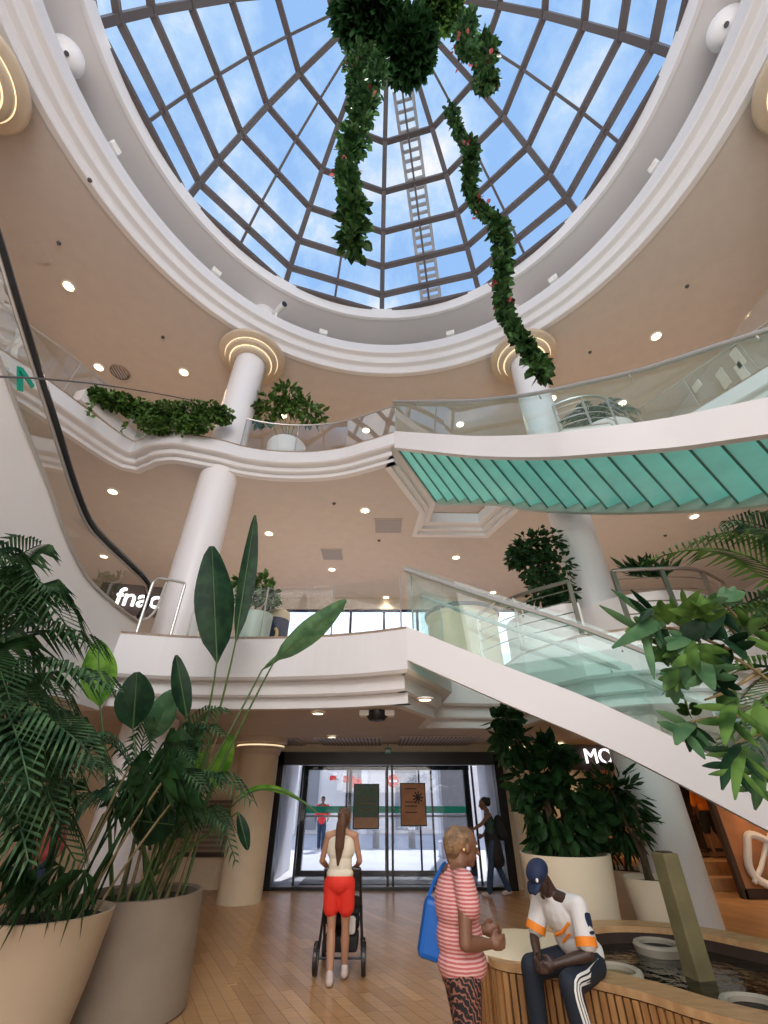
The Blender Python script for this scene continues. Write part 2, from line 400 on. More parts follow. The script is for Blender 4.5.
def offs(line, d):
    out = []; N = len(line)
    for i, p in enumerate(line):
        P = Vector(p); ns = []
        for q, r in ((line[i-1] if i > 0 else None, p), (p, line[i+1] if i < N-1 else None)):
            if q is None or r is None: continue
            t = (Vector(r)-Vector(q)).normalized(); ns.append(Vector((-t.y, t.x)))
        n = sum(ns, Vector((0,0))).normalized(); k = 1/max(.55, n.dot(ns[0]))
        out.append((P.x+n.x*d*k, P.y+n.y*d*k))
    return out
def segdist(p, line):
    P = Vector(p); best = 1e9
    for q, r in zip(line, line[1:]):
        q = Vector(q); r = Vector(r); d = r-q; t = max(0, min(1, (P-q).dot(d)/max(1e-9, d.dot(d)))); best = min(best, (P-q-d*t).length)
    return best
def slab(edge, notch, zt, zb, names):
    line = edge + notch; t = zt-zb
    close = [(13.7, BACK), (-13.7, BACK)]
    struct(MB().prism(line+close, zt-.04, zt).build('floor','benchtop'))
    lv = [(0,zt),(0,zt-.62*t),(.04,zt-.66*t),(.19,zt-.66*t),(.19,zt-.84*t),(.22,zt-.87*t),(.32,zt-.87*t),(.32,zb-.02),(.46,zb-.02)]
    cols = [[V((*p,z)) for p in offs(line,d)] for d,z in lv]
    for nm, i0, i1 in ((names[0],0,2),(names[1],2,5),(names[2],5,8)):
        struct(MB().grid(cols[i0:i1+1]).build(nm,'fascia'))
    o = [p for p in offs(line,.34) if segdist(p, line) > .325]
    struct(MB().prism(o+close, zb-.012, zb+.02).build('ceiling','ceil'))
def sm2(l, n=4): return [(p.x,p.y) for p in smoothline([(*q,0) for q in l], n)]
E2 = sm2(edge2); E1 = sm2(edge1[1:]); E1 = [edge1[0]]+E1
slab(E2, notch2, H2, C1, ['trim_4','trim_5','trim_6','ceiling'])
slab(E1, notch1, H1, CG, ['trim_7','trim_8','trim_9','ceiling'])
# ground-floor rear walls beside the doors
DX0, DX1 = at(262,888,Y=DOOR).x, at(517,888,Y=DOOR).x
wallbox(-14,-4.6,DOOR,DOOR+.3,0,CG,'wall_back','cream')
wallbox(-4.6,DX0-.02,DOOR,DOOR+.3,0,CG,'wall_back','cream')
wallbox(DX1+.02,5.2,DOOR,DOOR+.3,0,CG,'wall_back','cream')
wallbox(DX0-.02,DX1+.02,DOOR,DOOR+.3,2.66,CG,'wall_back','cream')
# louvred shutter in the left rear wall
t = thing('roller_shutter','brown horizontal-slatted shutter low in the wall behind the tall potted plants','shutter',(-4.2,DOOR-.03,0))
MB().box((-4.2,DOOR-.03,1.15),(1.7,.05,1.0)).build('slats','louver',t)
MB().box((-4.2,DOOR-.04,.62),(1.75,.08,.08)).build('rail','shopdark',t)
wallbox(5.2,13.7,14.0,14.3,0,CG,'wall_back','shopwall')
wallbox(5.05,5.2,DOOR,14.3,0,CG,'wall_shop','cream')
# long clerestory windows of the first floor
w = struct(thing('window_1','','',(0.65,BACK,3.95))); del w['label']; del w['category']
mb = MB()
for z in (3.98,5.1,7.82): mb.box((.65,BACK+.1,z),(9.1,.1,.09))
for i in range(8): mb.box((-3.9+i*1.3,BACK+.1,5.9),(.09,.1,3.9))
mb.build('window_frame','navy',w)
MB().box((.65,BACK+.14,5.9),(9.1,.02,3.85)).build('pane','doorglass',w)
# ================================================================== SKYLIGHT DOME
dome = [(6.5,15.8),(6.28,16.6),(5.87,17.75),(5.23,18.95),(4.45,20.3),(3.34,21.5),(1.9,22.6),(.35,23.2)]
sk = struct(thing('window_2','','',(CX,CY,15.8))); del sk['label']; del sk['category']
def dp(k, ang, out=0):
    r, z = dome[k]; return V((CX+(r+out)*math.sin(ang), CY+(r+out)*math.cos(ang), z+out*.5))
A12 = [R(-2+30*i) for i in range(12)]
mb = MB()
for i in range(12):
    a, b = A12[i], A12[(i+1)%12]
    for k in range(len(dome)-1): mb.add([dp(k,a,.05),dp(k,b,.05),dp(k+1,b,.05),dp(k+1,a,.05)],[(0,1,2,3)])
mb.build('glazing','skyglass',sk)
for i in range(12):
    mb = MB()
    for k in range(len(dome)-1): mb.beam(dp(k,A12[i]),dp(k+1,A12[i]),.16,.2,(math.sin(A12[i]),math.cos(A12[i]),.4))
    mb.build('rib','rib',sk)
for i in range(12):
    a, b = A12[i], A12[(i+1)%12]; mb = MB()
    for k in range(len(dome)-2):
        mb.beam((dp(k,a)+dp(k,b))/2,(dp(k+1,a)+dp(k+1,b))/2,.07,.1,(math.sin((a+b)/2),math.cos((a+b)/2),.4))
    mb.build('glazing_bar','rib',sk)
for k in range(len(dome)-1):
    mb = MB()
    for i in range(12): mb.beam(dp(k,A12[i]),dp(k,A12[(i+1)%12]),.17,.15)
    mb.build('ring_beam','riblight',sk)
# ladder over the glass
t = thing('ladder','long grey maintenance ladder running up the glass dome from its far rim','ladder',dp(0,R(13.5),.3))
la = R(13.5); side = V((math.cos(la),-math.sin(la),0))
pts = [dp(k,la,.38) for k in range(len(dome)-1)]
for s in (-1,1):
    mb = MB()
    for p, q in zip(pts, pts[1:]): mb.beam(p+side*.33*s, q+side*.33*s, .11, .14)
    mb.build('side_rail','grey',t)
mb = MB()
for p, q in zip(pts, pts[1:]):
    n = max(2,int((q-p).length/.30))
    for j in range(n):
        c = p.lerp(q, j/n); mb.beam(c-side*.33, c+side*.33, .09, .12)
mb.build('rungs','grey',t, kind='stuff')
# ================================================================== COLUMNS
def capital_prof():
    return [(.46,-.62),(.50,-.60),(.50,-.42),(.62,-.40),(.66,-.36),(.66,-.24),(.80,-.22),(.84,-.19),(.84,-.10),(1.0,-.09),(1.04,-.06),(1.04,0)]
def column(x, y, label, shaft_from=0, r=.445):
    t = thing('column', label, 'column', (x,y,shaft_from), group=None)
    MB().lathe([(r,0),(r,15.32-shaft_from)],(0,0,0),40).build('shaft','column',t,smooth=True,local=True)
    MB().lathe([(a,b+C2-.01-shaft_from) for a,b in [(.46,-.60),(.56,-.59),(.60,-.56),(.60,-.47),(.73,-.45),(.77,-.42),(.77,-.34),(.92,-.32),(.97,-.29),(1.0,-.24),(.98,-.19),(.80,-.15),(.80,0)]],(0,0,0),48).build('capital','capital',t,smooth=True,local=True,angle=28)
    for r0,r1,dz in ((.605,.635,-.485),(.775,.795,-.355)):
        MB().lathe([(r0,C2+dz-shaft_from),(r1,C2+dz+.004-shaft_from)],(0,0,0),48).build('cove_light','glow',t,local=True)
    return t
column(-4.1,8.3,'round white column left of centre rising through both balconies to a stepped capital')
column(4.33,8.3,'round white column right of centre standing behind the fountain and stair')
column(-7.8,1.95,'white column outside at far left, only its round stepped capital showing beside the ring')
column(8.1,1.95,'white column at far right, only its round stepped capital showing beside the ring')
def shortcolumn(x, y, label, r=.43):
    t = thing('door_column', label, 'column', (x,y,0))
    MB().lathe([(r,0),(r,2.5)],(0,0,0),36).build('shaft','cream',t,smooth=True,local=True)
    MB().lathe([(r+.02,2.5),(r+.04,2.62),(r+.10,2.64),(r+.10,2.72),(r+.16,2.74),(r+.16,CG-.01)],(0,0,0),36).build('capital','capital',t,smooth=True,local=True,angle=28)
    MB().lathe([(r+.102,2.665),(r+.103,2.69)],(0,0,0),36).build('cove_light','glow',t,local=True)
    return t
shortcolumn(-2.85,11.2,'cream round column left of the black entrance doors, with lit capital')
shortcolumn(3.35,11.7,'cream round column right of the black entrance doors, behind the rubber plant')
# ================================================================== DOORS
d = struct(thing('door_1','','',((DX0+DX1)/2,DOOR,0))); del d['label']; del d['category']
HT = 2.66
mb = MB()
mb.box(((DX0+DX1)/2,DOOR,HT-.14),(DX1-DX0,.34,.28)); mb.box(((DX0+DX1)/2,DOOR,.03),(DX1-DX0,.2,.06))
for x in (DX0+.1, DX1-.1): mb.box((x,DOOR,HT/2),(.2,.34,HT))
xc = at(390,830,Y=DOOR).x
mb.box((xc-.06,DOOR,HT/2),(.05,.1,HT)); mb.box((xc+.06,DOOR,HT/2),(.05,.1,HT))
mb.build('outer_frame','black',d)
mb = MB()
xs = [at(297,840,Y=DOOR+.15).x, at(348,840,Y=DOOR+.15).x, at(434,840,Y=DOOR+.15).x, at(478,840,Y=DOOR+.15).x]
for x in xs: mb.box((x,DOOR+.12,1.2),(.045,.06,2.35))
mb.build('leaf_stile','black',d)
MB().box(((DX0+DX1)/2,DOOR+.05,1.2),(DX1-DX0-.3,.012,2.3)).build('glass_leaf','doorglass',d)
# rear leaves of the vestibule
Y2 = 14.6
X0, X1 = at(298,870,Y=Y2).x, at(474,870,Y=Y2).x
d2 = struct(thing('door_2','','',((X0+X1)/2,Y2,0))); del d2['label']; del d2['category']
mb = MB(); mb.box(((X0+X1)/2,Y2,2.52),(X1-X0+.2,.2,.3)); mb.box(((X0+X1)/2,Y2,.05),(X1-X0,.12,.1))
for x in (X0,X1): mb.box((x,Y2,1.3),(.16,.2,2.6))
for px in (345,349,386,421): mb.box((at(px,840,Y=Y2).x,Y2,1.3),(.05,.08,2.5))
mb.build('outer_frame','black',d2)
MB().box(((X0+X1)/2,Y2,1.42),(X1-X0,.02,.16)).build('safety_band','greenband',d2)
MB().box(((X0+X1)/2,Y2-.01,1.27),(X1-X0,.02,.05)).build('band_edge','paper',d2)
MB().box(((X0+X1)/2,Y2+.02,1.3),(X1-X0,.01,2.4)).build('glass_leaf','doorglass',d2)
# vestibule side walls and ceiling
wallbox(DX0-.12,DX0,DOOR+.17,Y2+1.2,0,2.66,'wall_left','stone')
wallbox(DX1,DX1+.12,DOOR+.17,Y2+1.2,0,2.66,'wall_right','stone')
wallbox(DX0,DX1,DOOR+.17,Y2+1.2,2.62,2.72,'ceiling','grey')
t = thing('doormat','dark grey entrance mat inside the vestibule behind the glass doors','mat',(0,13.6,0))
MB().box((0.1,13.7,.008),(4.2,1.1,.016)).build('mat','darkgrey',t)
# posters on the doors
def poster(px0,py0,px1,py1,m1,m2,label,kind):
    a, b = at(px0,py0,Y=DOOR-.03), at(px1,py1,Y=DOOR-.03)
    cx, cz, w, h = (a.x+b.x)/2, (a.z+b.z)/2, abs(b.x-a.x), abs(a.z-b.z)
    t = thing('door_poster',label,'poster',(cx,DOOR-.03,cz-h/2))
    MB().box((cx,DOOR-.02,cz),(w+.05,.02,h+.05)).build('frame','black',t)
    MB().box((cx,DOOR-.035,cz),(w,.012,h)).build('sheet',m1,t)
    if kind == 0:
        MB().box((cx,DOOR-.044,cz-h*.38),(w,.008,h*.24)).build('lower_panel',m2,t)
        mb = MB()
        for z in (.12,.04,-.06): mb.box((cx,DOOR-.045,cz+z*h*1.5),(w*(.5 if z > .1 else .75),.006,.025))
        mb.build('lettering','cane',t)
    else:
        mb = MB()
        for k in range(9):
            an = k*.7; mb.beam((cx+w*.2,DOOR-.045,cz+h*.16),(cx+w*.2+math.cos(an)*w*.22,DOOR-.045,cz+h*.16+math.sin(an)*h*.16),.03,.006,(0,1,0))
        mb.build('leaf_print','shopdark',t)
        mb = MB()
        for z in (.38,.05,-.05,-.2): mb.box((cx-w*.1,DOOR-.045,cz+z*h),(w*.5,.006,.02))
        mb.build('lettering','shopdark',t)
poster(355,785,378,828,'postgreen','postbrown','framed dark green and brown poster on the left glass door',0)
poster(401,784,426,825,'postorange','shopdark','framed orange-brown poster with dark leaf print on the right glass door',1)
# exit lamp above the doors
p = at(388,751,Y=12.2)
t = thing('exit_lamp','small green-white exit lamp hanging from the ceiling over the doors','lamp',p)
MB().box(p,(.16,.06,.12)).build('housing','signgreen',t)
MB().box(p+V((0,-.035,.0)),(.12,.01,.06)).build('lens','paper',t)
MB().tube([p+V((0,0,.05)),(p.x,p.y,CG)],.012).build('stem','grey',t)
# ================================================================== STREET
t = thing('street_facade','pale building front across the street seen through the glass doors','building',(0,30,0))
MB().box((0,30.5,5),(60,1,10)).build('wall','facade',t)
for i in range(14):
    x = -19+i*2.9; MB().box((x,29.95,1.7),(1.3,.12,3.0)).build('window','facadedark',t)
for i in range(10):
    x = -17.5+i*4.1; MB().box((x,29.7,3.2),(.5,.5,6.4)).build('pier','facade2',t)
t = thing('street_pier','dark grey stone pier outside the right-hand door','pier',(3.5,19.5,0))
MB().box((at(455,840,Y=19).x,19,2.6),(.85,.85,5.2)).build('shaft','facadedark',t); MB().box((at(455,840,Y=19).x,19,.2),(1.1,1.1,.4)).build('base','stone',t)
p = at(393,781,Y=24)
t = thing('no_entry_sign','round red no-entry sign on a pole out in the street','sign',(p.x,p.y,0))
MB().tube([(p.x,p.y+.05,0),(p.x,p.y+.05,p.z)],.04).build('pole','grey',t)
rm = Matrix.Rotation(R(90),4,'X')
mb = MB(); mb.tube([(p.x,p.y+.02,p.z),(p.x,p.y-.02,p.z)],.27,20); mb.build('disc','redsign',t)
MB().box((p.x,p.y-.035,p.z),(.38,.01,.09)).build('bar','paper',t)
for (px,py,w,h,l) in ((333,778,.35,.22,'small red shop sign over the street, left of the double post'),(349,779,.6,.3,'pair-of-words red sign over the street behind the left poster'),(357,783,.5,.4,'red round-cornered street sign just left of the green poster')):
    p = at(px,py,Y=27)
    t = thing('street_sign',l,'sign',(p.x,p.y,p.z)); MB().box(p,(w,.08,h)).build('panel','redsign',t,bevel=.03); MB().beam(p,(p.x,29.9,p.z),.05,.05).build('bracket','grey',t)
for px,l in ((376,'grey bollard in the street left of the centre door post'),(412,'grey bollard in the street beneath the orange poster')):
    p = at(px,842,Y=22); t = thing('bollard',l,'bollard',(p.x,22,0))
    MB().lathe([(0,0),(.14,0),(.14,.8),(.12,.86),(0,.92)],(p.x,22,0),16).build('post','grey',t,smooth=True)
    MB().lathe([(.15,.6),(.155,.68)],(p.x,22,0),16).build('band','paper',t)
# ================================================================== CEILING FITTINGS
def downlight(px, py, z, label, r=.10, power=60, col=(1,.80,.56)):
    p = at(px, py, z=z)
    t = thing('ceiling_light', label, 'light', p, group=None)
    k = 1.0
    MB().lathe([(r*1.35,0),(r*1.35,-.02),(r*1.0,-.03),(r*.98,-.01)],(0,0,0),20).build('trim_ring','lampring',t,local=True,smooth=True)
    MB().lathe([(0,-.022),(r,-.022)],(0,0,0),20).build('lens','lamp',t,local=True)
    L = bpy.data.lights.new('spot','SPOT'); L.energy = power; L.spot_size = R(115); L.spot_blend = 1; L.color = col; L.shadow_soft_size = r
    lo = bpy.data.objects.new('spot', L); COL.objects.link(lo); lo.location = p-V((0,0,.06))
    return t
for px,py,l in ((69,286,'lit ceiling downlight nearest the left edge on the top ceiling'),(99,367,'lit downlight on the top ceiling beside the round grille at left'),(184,372,'lit downlight on the top ceiling between the grille and the left capital'),
    (656,336,'lit downlight on the top ceiling above the right-hand glass railing'),(752,315,'lit downlight on the top ceiling at the far right edge'),(460,424,'downlight on the top ceiling seen through the middle railing glass'),
    (552,398,'downlight on the top ceiling just right of the right column shaft'),(622,403,'downlight on the top ceiling above the upper planter at right'),(708,393,'downlight on the top ceiling seen through the curved stair glass at right'),
    (366,430,'downlight on the top ceiling seen through glass right of the upper white planter'),(283,415,'downlight on the top ceiling shining through the upper shrub')):
    downlight(px,py,C2,l,.13,260)
for px,py,l in ((113,491,'lit downlight under the second floor, upper one left of the column'),(104,556,'lit downlight under the second floor, lower one behind the escalator glass'),(269,533,'lit downlight under the second floor just right of the left column'),
    (365,510,'lit downlight under the second floor above the two square vents'),(332,569,'lit downlight under the second floor below the small vent'),(456,557,'lit downlight under the second floor below the octagonal moulding'),
    (493,592,'lit downlight under the second floor above the cream drum on the first floor'),(386,597,'faint downlight under the second floor just above the long windows'),(694,516,'lit downlight under the second floor at right below the green stair'),(556,529,'lit downlight under the second floor above the first-floor tree')):
    downlight(px,py,C1-.015,l,.11,150)
for px,py,l in ((425,698,'brightest ground-floor downlight beside the end of the stair'),(318,712,'ground-floor downlight under the balcony left of the projector'),(332,736,'ground-floor downlight right beside the left ceiling grille'),
    (322,749,'small ground-floor downlight right above the left door'),(417,748,'small ground-floor downlight right above the right door'),(495,732,'ground-floor downlight beside the tip of the rubber plant'),(560,742,'ground-floor downlight above the rubber plant at right')):
    downlight(px,py,CG-.015,l,.085,45)
# unseen spots under the ground-floor ceiling, without modelled fittings
for x,y,z,e in ((-7,9.5,CG-.02,80),(-9,8,CG-.02,60),(7,8.6,CG-.02,90),(8.5,11,CG-.02,160),(10.5,8.5,CG-.02,120),(6.5,12.8,CG-.02,110)):
    L = bpy.data.lights.new('shop_spot','SPOT'); L.energy = e; L.spot_size = R(130); L.spot_blend = 1; L.color = (1,.62,.33) if x > 0 else (1,.75,.5); L.shadow_soft_size = .1
    lo = bpy.data.objects.new('shop_spot', L); COL.objects.link(lo); lo.location = (x,y,z-.05)
def vent(px0,py0,px1,py1,z,label,name='ceiling_vent',m='vent',cat='vent'):
    a, b = at(px0,py0,z=z), at(px1,py1,z=z); c = (a+b)/2
    w, h = abs(b.x-a.x), abs(a.y-b.y)
    t = thing(name,label,cat,(c.x,c.y,z))
    MB().box((c.x,c.y,z-.012),(w+.06,h+.06,.02)).build('frame','ceil',t)
    MB().box((c.x,c.y,z-.026),(w,h,.012)).build('grille',m,t)
vent(245,738,310,748,CG-.015,'dark slatted ceiling grille left above the entrance doors',m='shutter')
vent(316,737,381,748,CG-.015,'slatted ceiling grille at the centre-left above the doors',m='shutter')
vent(401,736,464,746,CG-.015,'slatted ceiling grille above the right-hand entrance door',m='shutter')
vent(375,519,401,532,C1-.015,'square beige ceiling vent under the second floor, nearer of the two')
vent(321,549,343,559,C1-.015,'small square beige ceiling vent under the second floor, farther of the two')
vent(22,242,52,262,C2,'flush rectangular access hatch on the top ceiling at far left',m='ceil',name='access_hatch',cat='hatch')
p = at(120,372,z=C2)
t = thing('round_grille','round brown speaker grille on the top ceiling next to a downlight','speaker grille',p)
MB().lathe([(.30,0),(.30,-.03),(.25,-.05)],(0,0,0),28).build('rim','bronze',t,local=True,smooth=True); MB().lathe([(0,-.03),(.26,-.03)],(0,0,0),28).build('mesh_disc','shutter',t,local=True)
for px,py,z,l in ((59,243,C2,'tiny dark ceiling sensor above the access hatch'),(90,180,C2,'tiny dark ceiling sensor close to the ring at left'),(163,337,C2,'tiny dark ceiling sensor left of the left capital'),(687,286,C2,'tiny dark ceiling sensor at right above the lit downlight'),(590,352,C2,'tiny dark ceiling sensor right of the right capital'),
    (334,503,C1,'tiny ceiling sensor under the second floor left of the bright downlight'),(379,540,C1,'tiny ceiling sensor below the square vent'),(665,535,C1,'tiny ceiling sensor under the second floor at right')):
    p = at(px,py,z=z); tag(MB().lathe([(0,-.06),(.035,-.05),(.05,-.02),(.05,0)],p,12).build('ceiling_sensor','darkgrey',smooth=True),l,'sensor')
# projector-like camera under the balcony
p = at(377,711,z=CG-.015)
t = thing('ceiling_camera','black and white dome camera box under the first-floor balcony','camera',p)
MB().box(p+V((0,0,-.04)),(.55,.22,.08)).build('housing','paper',t,bevel=.01); MB().lathe([(0,-.16),(.12,-.14),(.17,-.08),(.17,0)],p,20).build('dome','black',t,smooth=True)
# floodlights on the ledge of the ring
for px,py,l in ((120,146,'small white floodlight on the ring ledge, leftmost'),(218,270,'small white floodlight on the ring ledge, second from the left'),(323,333,'small white floodlight on the ring ledge, left of bottom centre'),
    (451,336,'small white floodlight on the ring ledge, right of bottom centre'),(556,283,'small white floodlight on the ring ledge, right of the hanging vine'),(658,168,'small white floodlight on the ring ledge, rightmost')):
    q = at(px,py,z=14.42); dr = V((q.x-CX,q.y-CY)); dr.normalize(); q = V((CX+dr.x*6.72,CY+dr.y*6.72,14.25))
    t = thing('floodlight',l,'floodlight',q,rotz=math.atan2(dr.y,dr.x)-R(90))
    MB().box((0,-.05,.16),(.26,.10,.2)).build('housing','paper',t,local=True,bevel=.015)
    MB().box((0,-.105,.16),(.2,.01,.14)).build('lens','lampring',t,local=True)
    MB().box((0,.03,.05),(.06,.06,.12)).build('bracket','grey',t,local=True)
# CCTV camera beside the left column stub
q = V((-3.45,7.75,14.3)); t = thing('security_camera','white bullet camera with dark lens on the ring beside the left column','camera',q)
MB().tube([q,q+V((0,0,.35))],.04).build('stand','paper',t)
MB().tube([q+V((-.1,.1,.38)),q+V((.30,-.28,.30))],.10,14).build('barrel','paper',t,smooth=True)
MB().tube([q+V((.29,-.27,.302)),q+V((.33,-.31,.294))],.085,14).build('lens','black',t)
for x,y,l in ((7.0,1.7,'round white lamp globe under the drum at upper right'),(-6.75,2.1,'round white lamp globe under the drum at upper left')):
    q = V((x,y,14.75)); t = thing('globe_lamp',l,'lamp',q)
    MB().ball(q,(.34,.34,.34),20,14).build('globe','column',t,smooth=True)
    MB().tube([q+V((0,0,.3)),q+V((0,0,.56))],.06).build('stem','paper',t)
    MB().tube([q+V((-.2 if x > 0 else .2,-.1,-.3)),q+V((-.1 if x > 0 else .1,-.05,-.18))],.045,12).build('socket','black',t)
# ================================================================== STAIRS
def staircase(label, near, far, H0, slopeN, zbot, glassm, cover, nsteps, name='staircase', th=.5, rail=1.0):
    """near / far: plan polylines (x,y) with z(top of stringer) per point"""
    t = thing(name,label,'stairs',(near[-1].x,near[-1].y,0))
    def stringer(line, side, nm, m, w=.14):
        mb = MB(); rows = []
        L = []
        for i, p in enumerate(line):
            a = line[max(i-1,0)]; b = line[min(i+1,len(line)-1)]; d = V((b.x-a.x,b.y-a.y,0)).normalized(); n = V((-d.y,d.x,0))*side
            rows.append([p, p+n*w, p+n*w-V((0,0,th)), p-V((0,0,th)), p])
        mb.grid(rows); mb.add(rows[0][:4],[(0,1,2,3)]); mb.add(rows[-1][:4],[(0,1,2,3)])
        mb.build(nm,m,t)
    stringer(near, 1, 'near_stringer','fascia'); stringer(far, -1, 'far_stringer','stringer')
    return t
def resample(line, n):
    d = [0]
    for a, b in zip(line, line[1:]): d.append(d[-1]+(b-a).length)
    out = []; j = 0
    for i in range(n):
        s = d[-1]*i/(n-1)
        while j < len(line)-2 and d[j+1] < s: j += 1
        k = (s-d[j])/max(1e-9,d[j+1]-d[j]); out.append(line[j].lerp(line[j+1],k))
    return out
def stair(label, near, far, nst, th, rail, thf, drop):
    t = thing('staircase',label,'stairs',(near[0].x,near[0].y,near[0].z))
    near = resample(smoothline(near,6),41); far = resample(smoothline(far,6),41)
    def side(line, other, nm, m, th, w=.12):
        rows = []
        for i, p in enumerate(line):
            q = other[i]; n = V((q.x-p.x,q.y-p.y,0)).normalized()
            rows.append([p, p+n*w, p+n*w-V((0,0,th)), p-V((0,0,th)), p])
        mb = MB().grid(rows); mb.add(rows[0][:4],[(0,1,2,3)]); mb.add(rows[-1][:4],[(0,1,2,3)])
        mb.build(nm,m,t,smooth=True,angle=30)
    side(near,far,'near_stringer','fascia',th); side(far,near,'far_stringer','stringer',thf)
    # treads of frosted green glass
    a = resample(near,nst+1); b = resample(far,nst+1)
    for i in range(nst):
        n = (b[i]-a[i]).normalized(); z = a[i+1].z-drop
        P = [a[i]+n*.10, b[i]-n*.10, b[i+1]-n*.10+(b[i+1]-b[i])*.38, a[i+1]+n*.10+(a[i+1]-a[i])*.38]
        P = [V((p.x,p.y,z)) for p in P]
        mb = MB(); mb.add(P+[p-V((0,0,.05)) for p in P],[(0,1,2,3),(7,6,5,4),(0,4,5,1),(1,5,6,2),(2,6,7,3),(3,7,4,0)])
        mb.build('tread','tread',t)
        mb = MB(); mb.beam(P[0]+V((0,0,-.05)),P[1]+V((0,0,-.04)),.03,.07); mb.build('shadow_strip','tread_shade',t)  # dark strip stands in for the shadow line between treads
    for line, other in ((near,far),(far,near)):
        inn = [p+V((other[i].x-p.x,other[i].y-p.y,0)).normalized()*.06 for i,p in enumerate(line)]
        step = 8
        for k in range(0,40,step):
            seg = inn[k:k+step+1]
            g = MB().grid([[p-V((0,0,.05)), p+V((0,0,rail+.12))] for p in seg]).build('glass_panel','glassgreen',t,smooth=True)
        inn2 = [p+V((other[i].x-p.x,other[i].y-p.y,0)).normalized()*-.01 for i,p in enumerate(line)]
        h = MB().tube([p+V((0,0,rail)) for p in inn2],.036,8).build('handrail','steel',t,smooth=True)
        mb = MB()
        for k in range(4,40,8):
            p = inn2[k]; mb.tube([p+V((0,0,rail-.09)),inn[k]+V((0,0,rail-.09))],.014,6); mb.tube([p+V((0,0,rail-.09)),p+V((0,0,rail))],.012,6)
        mb.build('rail_bracket','steel',t)
    return t
# stair from second floor: near stringer follows a gentle curve down towards the right
def curve2(pxs, z0, s0, start, dirn, zoff=0):
    out = []
    for px, py in pxs:
        d = ray(px,py); k = d.x/d.y
        # advance along plan direction until the bearing matches, read height, then settle on the sight line
        s = (k*start[1]-start[0])/(dirn[0]-k*dirn[1]); z = z0-s0*max(s,0)
        out.append(at(px,py,z=z))
    return out
n2 = [V((.24,7.28,H2))]+curve2([(440,434),(480,436),(540,434),(600,427),(660,419),(720,407),(768,397)],H2,.605,(.24,7.28),(.674,-.739))
dd = (n2[-1]-n2[-3]); n2 += [n2[-1]+dd*.45, n2[-1]+dd*.9]
TH2 = .52
f2 = [V((1.5,9.7,H2))]
for i,p in enumerate(n2[1:],1):
    a = n2[i-1]; b = n2[min(i+1,len(n2)-1)]; d = V((b.x-a.x,b.y-a.y,0)).normalized(); n = V((-d.y,d.x,0))
    w = 2.45
    f2.append(V((p.x+n.x*w,p.y+n.y*w,p.z)))
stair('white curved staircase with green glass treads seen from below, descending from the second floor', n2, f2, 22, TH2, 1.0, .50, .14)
n1 = [V((.34,6.35,H1))]
for px,py in ((440,642),(500,664),(560,687),(600,703),(660,731),(720,759),(768,783)):
    d = ray(px,py); k = d.x/d.y; s = (k*6.35-.34)/(.955+k*.297); x, y = .34+.955*s, 6.35-.297*s; n1.append(V((x,y,EYE+d.z/d.y*y)))
n1 = [n1[0], n1[2], n1[4], n1[-1]]
dd = (n1[-1]-n1[-2]); q = n1[-1]; k = (q.z-.75)/(-dd.z); n1 += [q+dd*k*.5, q+dd*k]
f1 = []
for i,p in enumerate(n1):
    a = n1[max(i-1,0)]; b = n1[min(i+1,len(n1)-1)]; d = V((b.x-a.x,b.y-a.y,0)).normalized(); n = V((-d.y,d.x,0))
    w = 1.15
    f1.append(V((p.x+n.x*w,p.y+n.y*w,p.z)))
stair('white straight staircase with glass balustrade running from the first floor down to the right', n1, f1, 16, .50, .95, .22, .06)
# ================================================================== BALCONY RAILINGS
def glassrail(label, line, z, h, panel=1.15, m='glass', rail='steel', postm='steel', rr=.022, name='glass_railing'):
    L = [V((p[0],p[1],z)) for p in line]
    t = thing(name,label,'railing',L[0])
    tot = sum((b-a).length for a,b in zip(L,L[1:])); n = max(1,round(tot/panel)); sub = 4
    pts = resample(L, n*sub+1)
    for i in range(n):
        MB().grid([[p+V((0,0,.01)), p+V((0,0,h-.03))] for p in pts[i*sub:(i+1)*sub+1]]).build('glass_panel',m,t,smooth=True)
    if rail: MB().tube([p+V((0,0,h)) for p in pts],rr,8).build('handrail',rail,t,smooth=True)
    for i in range(n+1):
        p = pts[i*sub]; MB().tube([p,p+V((0,0,h-.02))],.014,6).build('post',postm,t)
    return t
back = offs(E2,.10)
def seg(line, x0, x1): return [p for p in line if x0 <= p[0] <= x1 and p[1] > 3]
glassrail('second-floor glass railing between the left column and the head of the curved stair', seg(back,-3.6,.3), H2, 1.0)
left2 = [p for p in back if p[1] > 1.5 and p[0] < -4.6 and p[0] > -8.6]
glassrail('second-floor glass railing with steel rail along the far-left balcony', left2, H2, 1.0)
glassrail('second-floor glass railing with steel rail along the far-right balcony', offs([(6.35,7.5),(7.2,6.15),(7.95,4.95),(8.6,2.0),(8.75,0)],.12), H2, 1.0)
e1 = offs(E1,.10)
glassrail('first-floor clear glass railing above the entrance between the left column and the stair', seg(e1,-3.3,.3), H1, .93, rail=None)
glassrail('first-floor clear glass railing along the recess behind the stair head', [(.45,6.45),(1.1,7.9)], H1, .93, rail=None)
# dark slim rail crossing behind the escalator
b = at(205,403,Y=7.35)
pts = [b, at(170,396,Y=6.5), at(110,386,Y=4.7), at(45,379,Y=3.15), at(-25,376,Y=2.3)]
pts = resample(smoothline(pts,6),24)
t = thing('cable','thin dark cable crossing in front of the escalator handrail to the ivy planter','cable',b)
MB().tube(pts,.012,8).build('line','darkgrey',t,smooth=True)
MB().ball(b,(.035,.035,.035),10,8).build('clamp','steel',t,smooth=True)
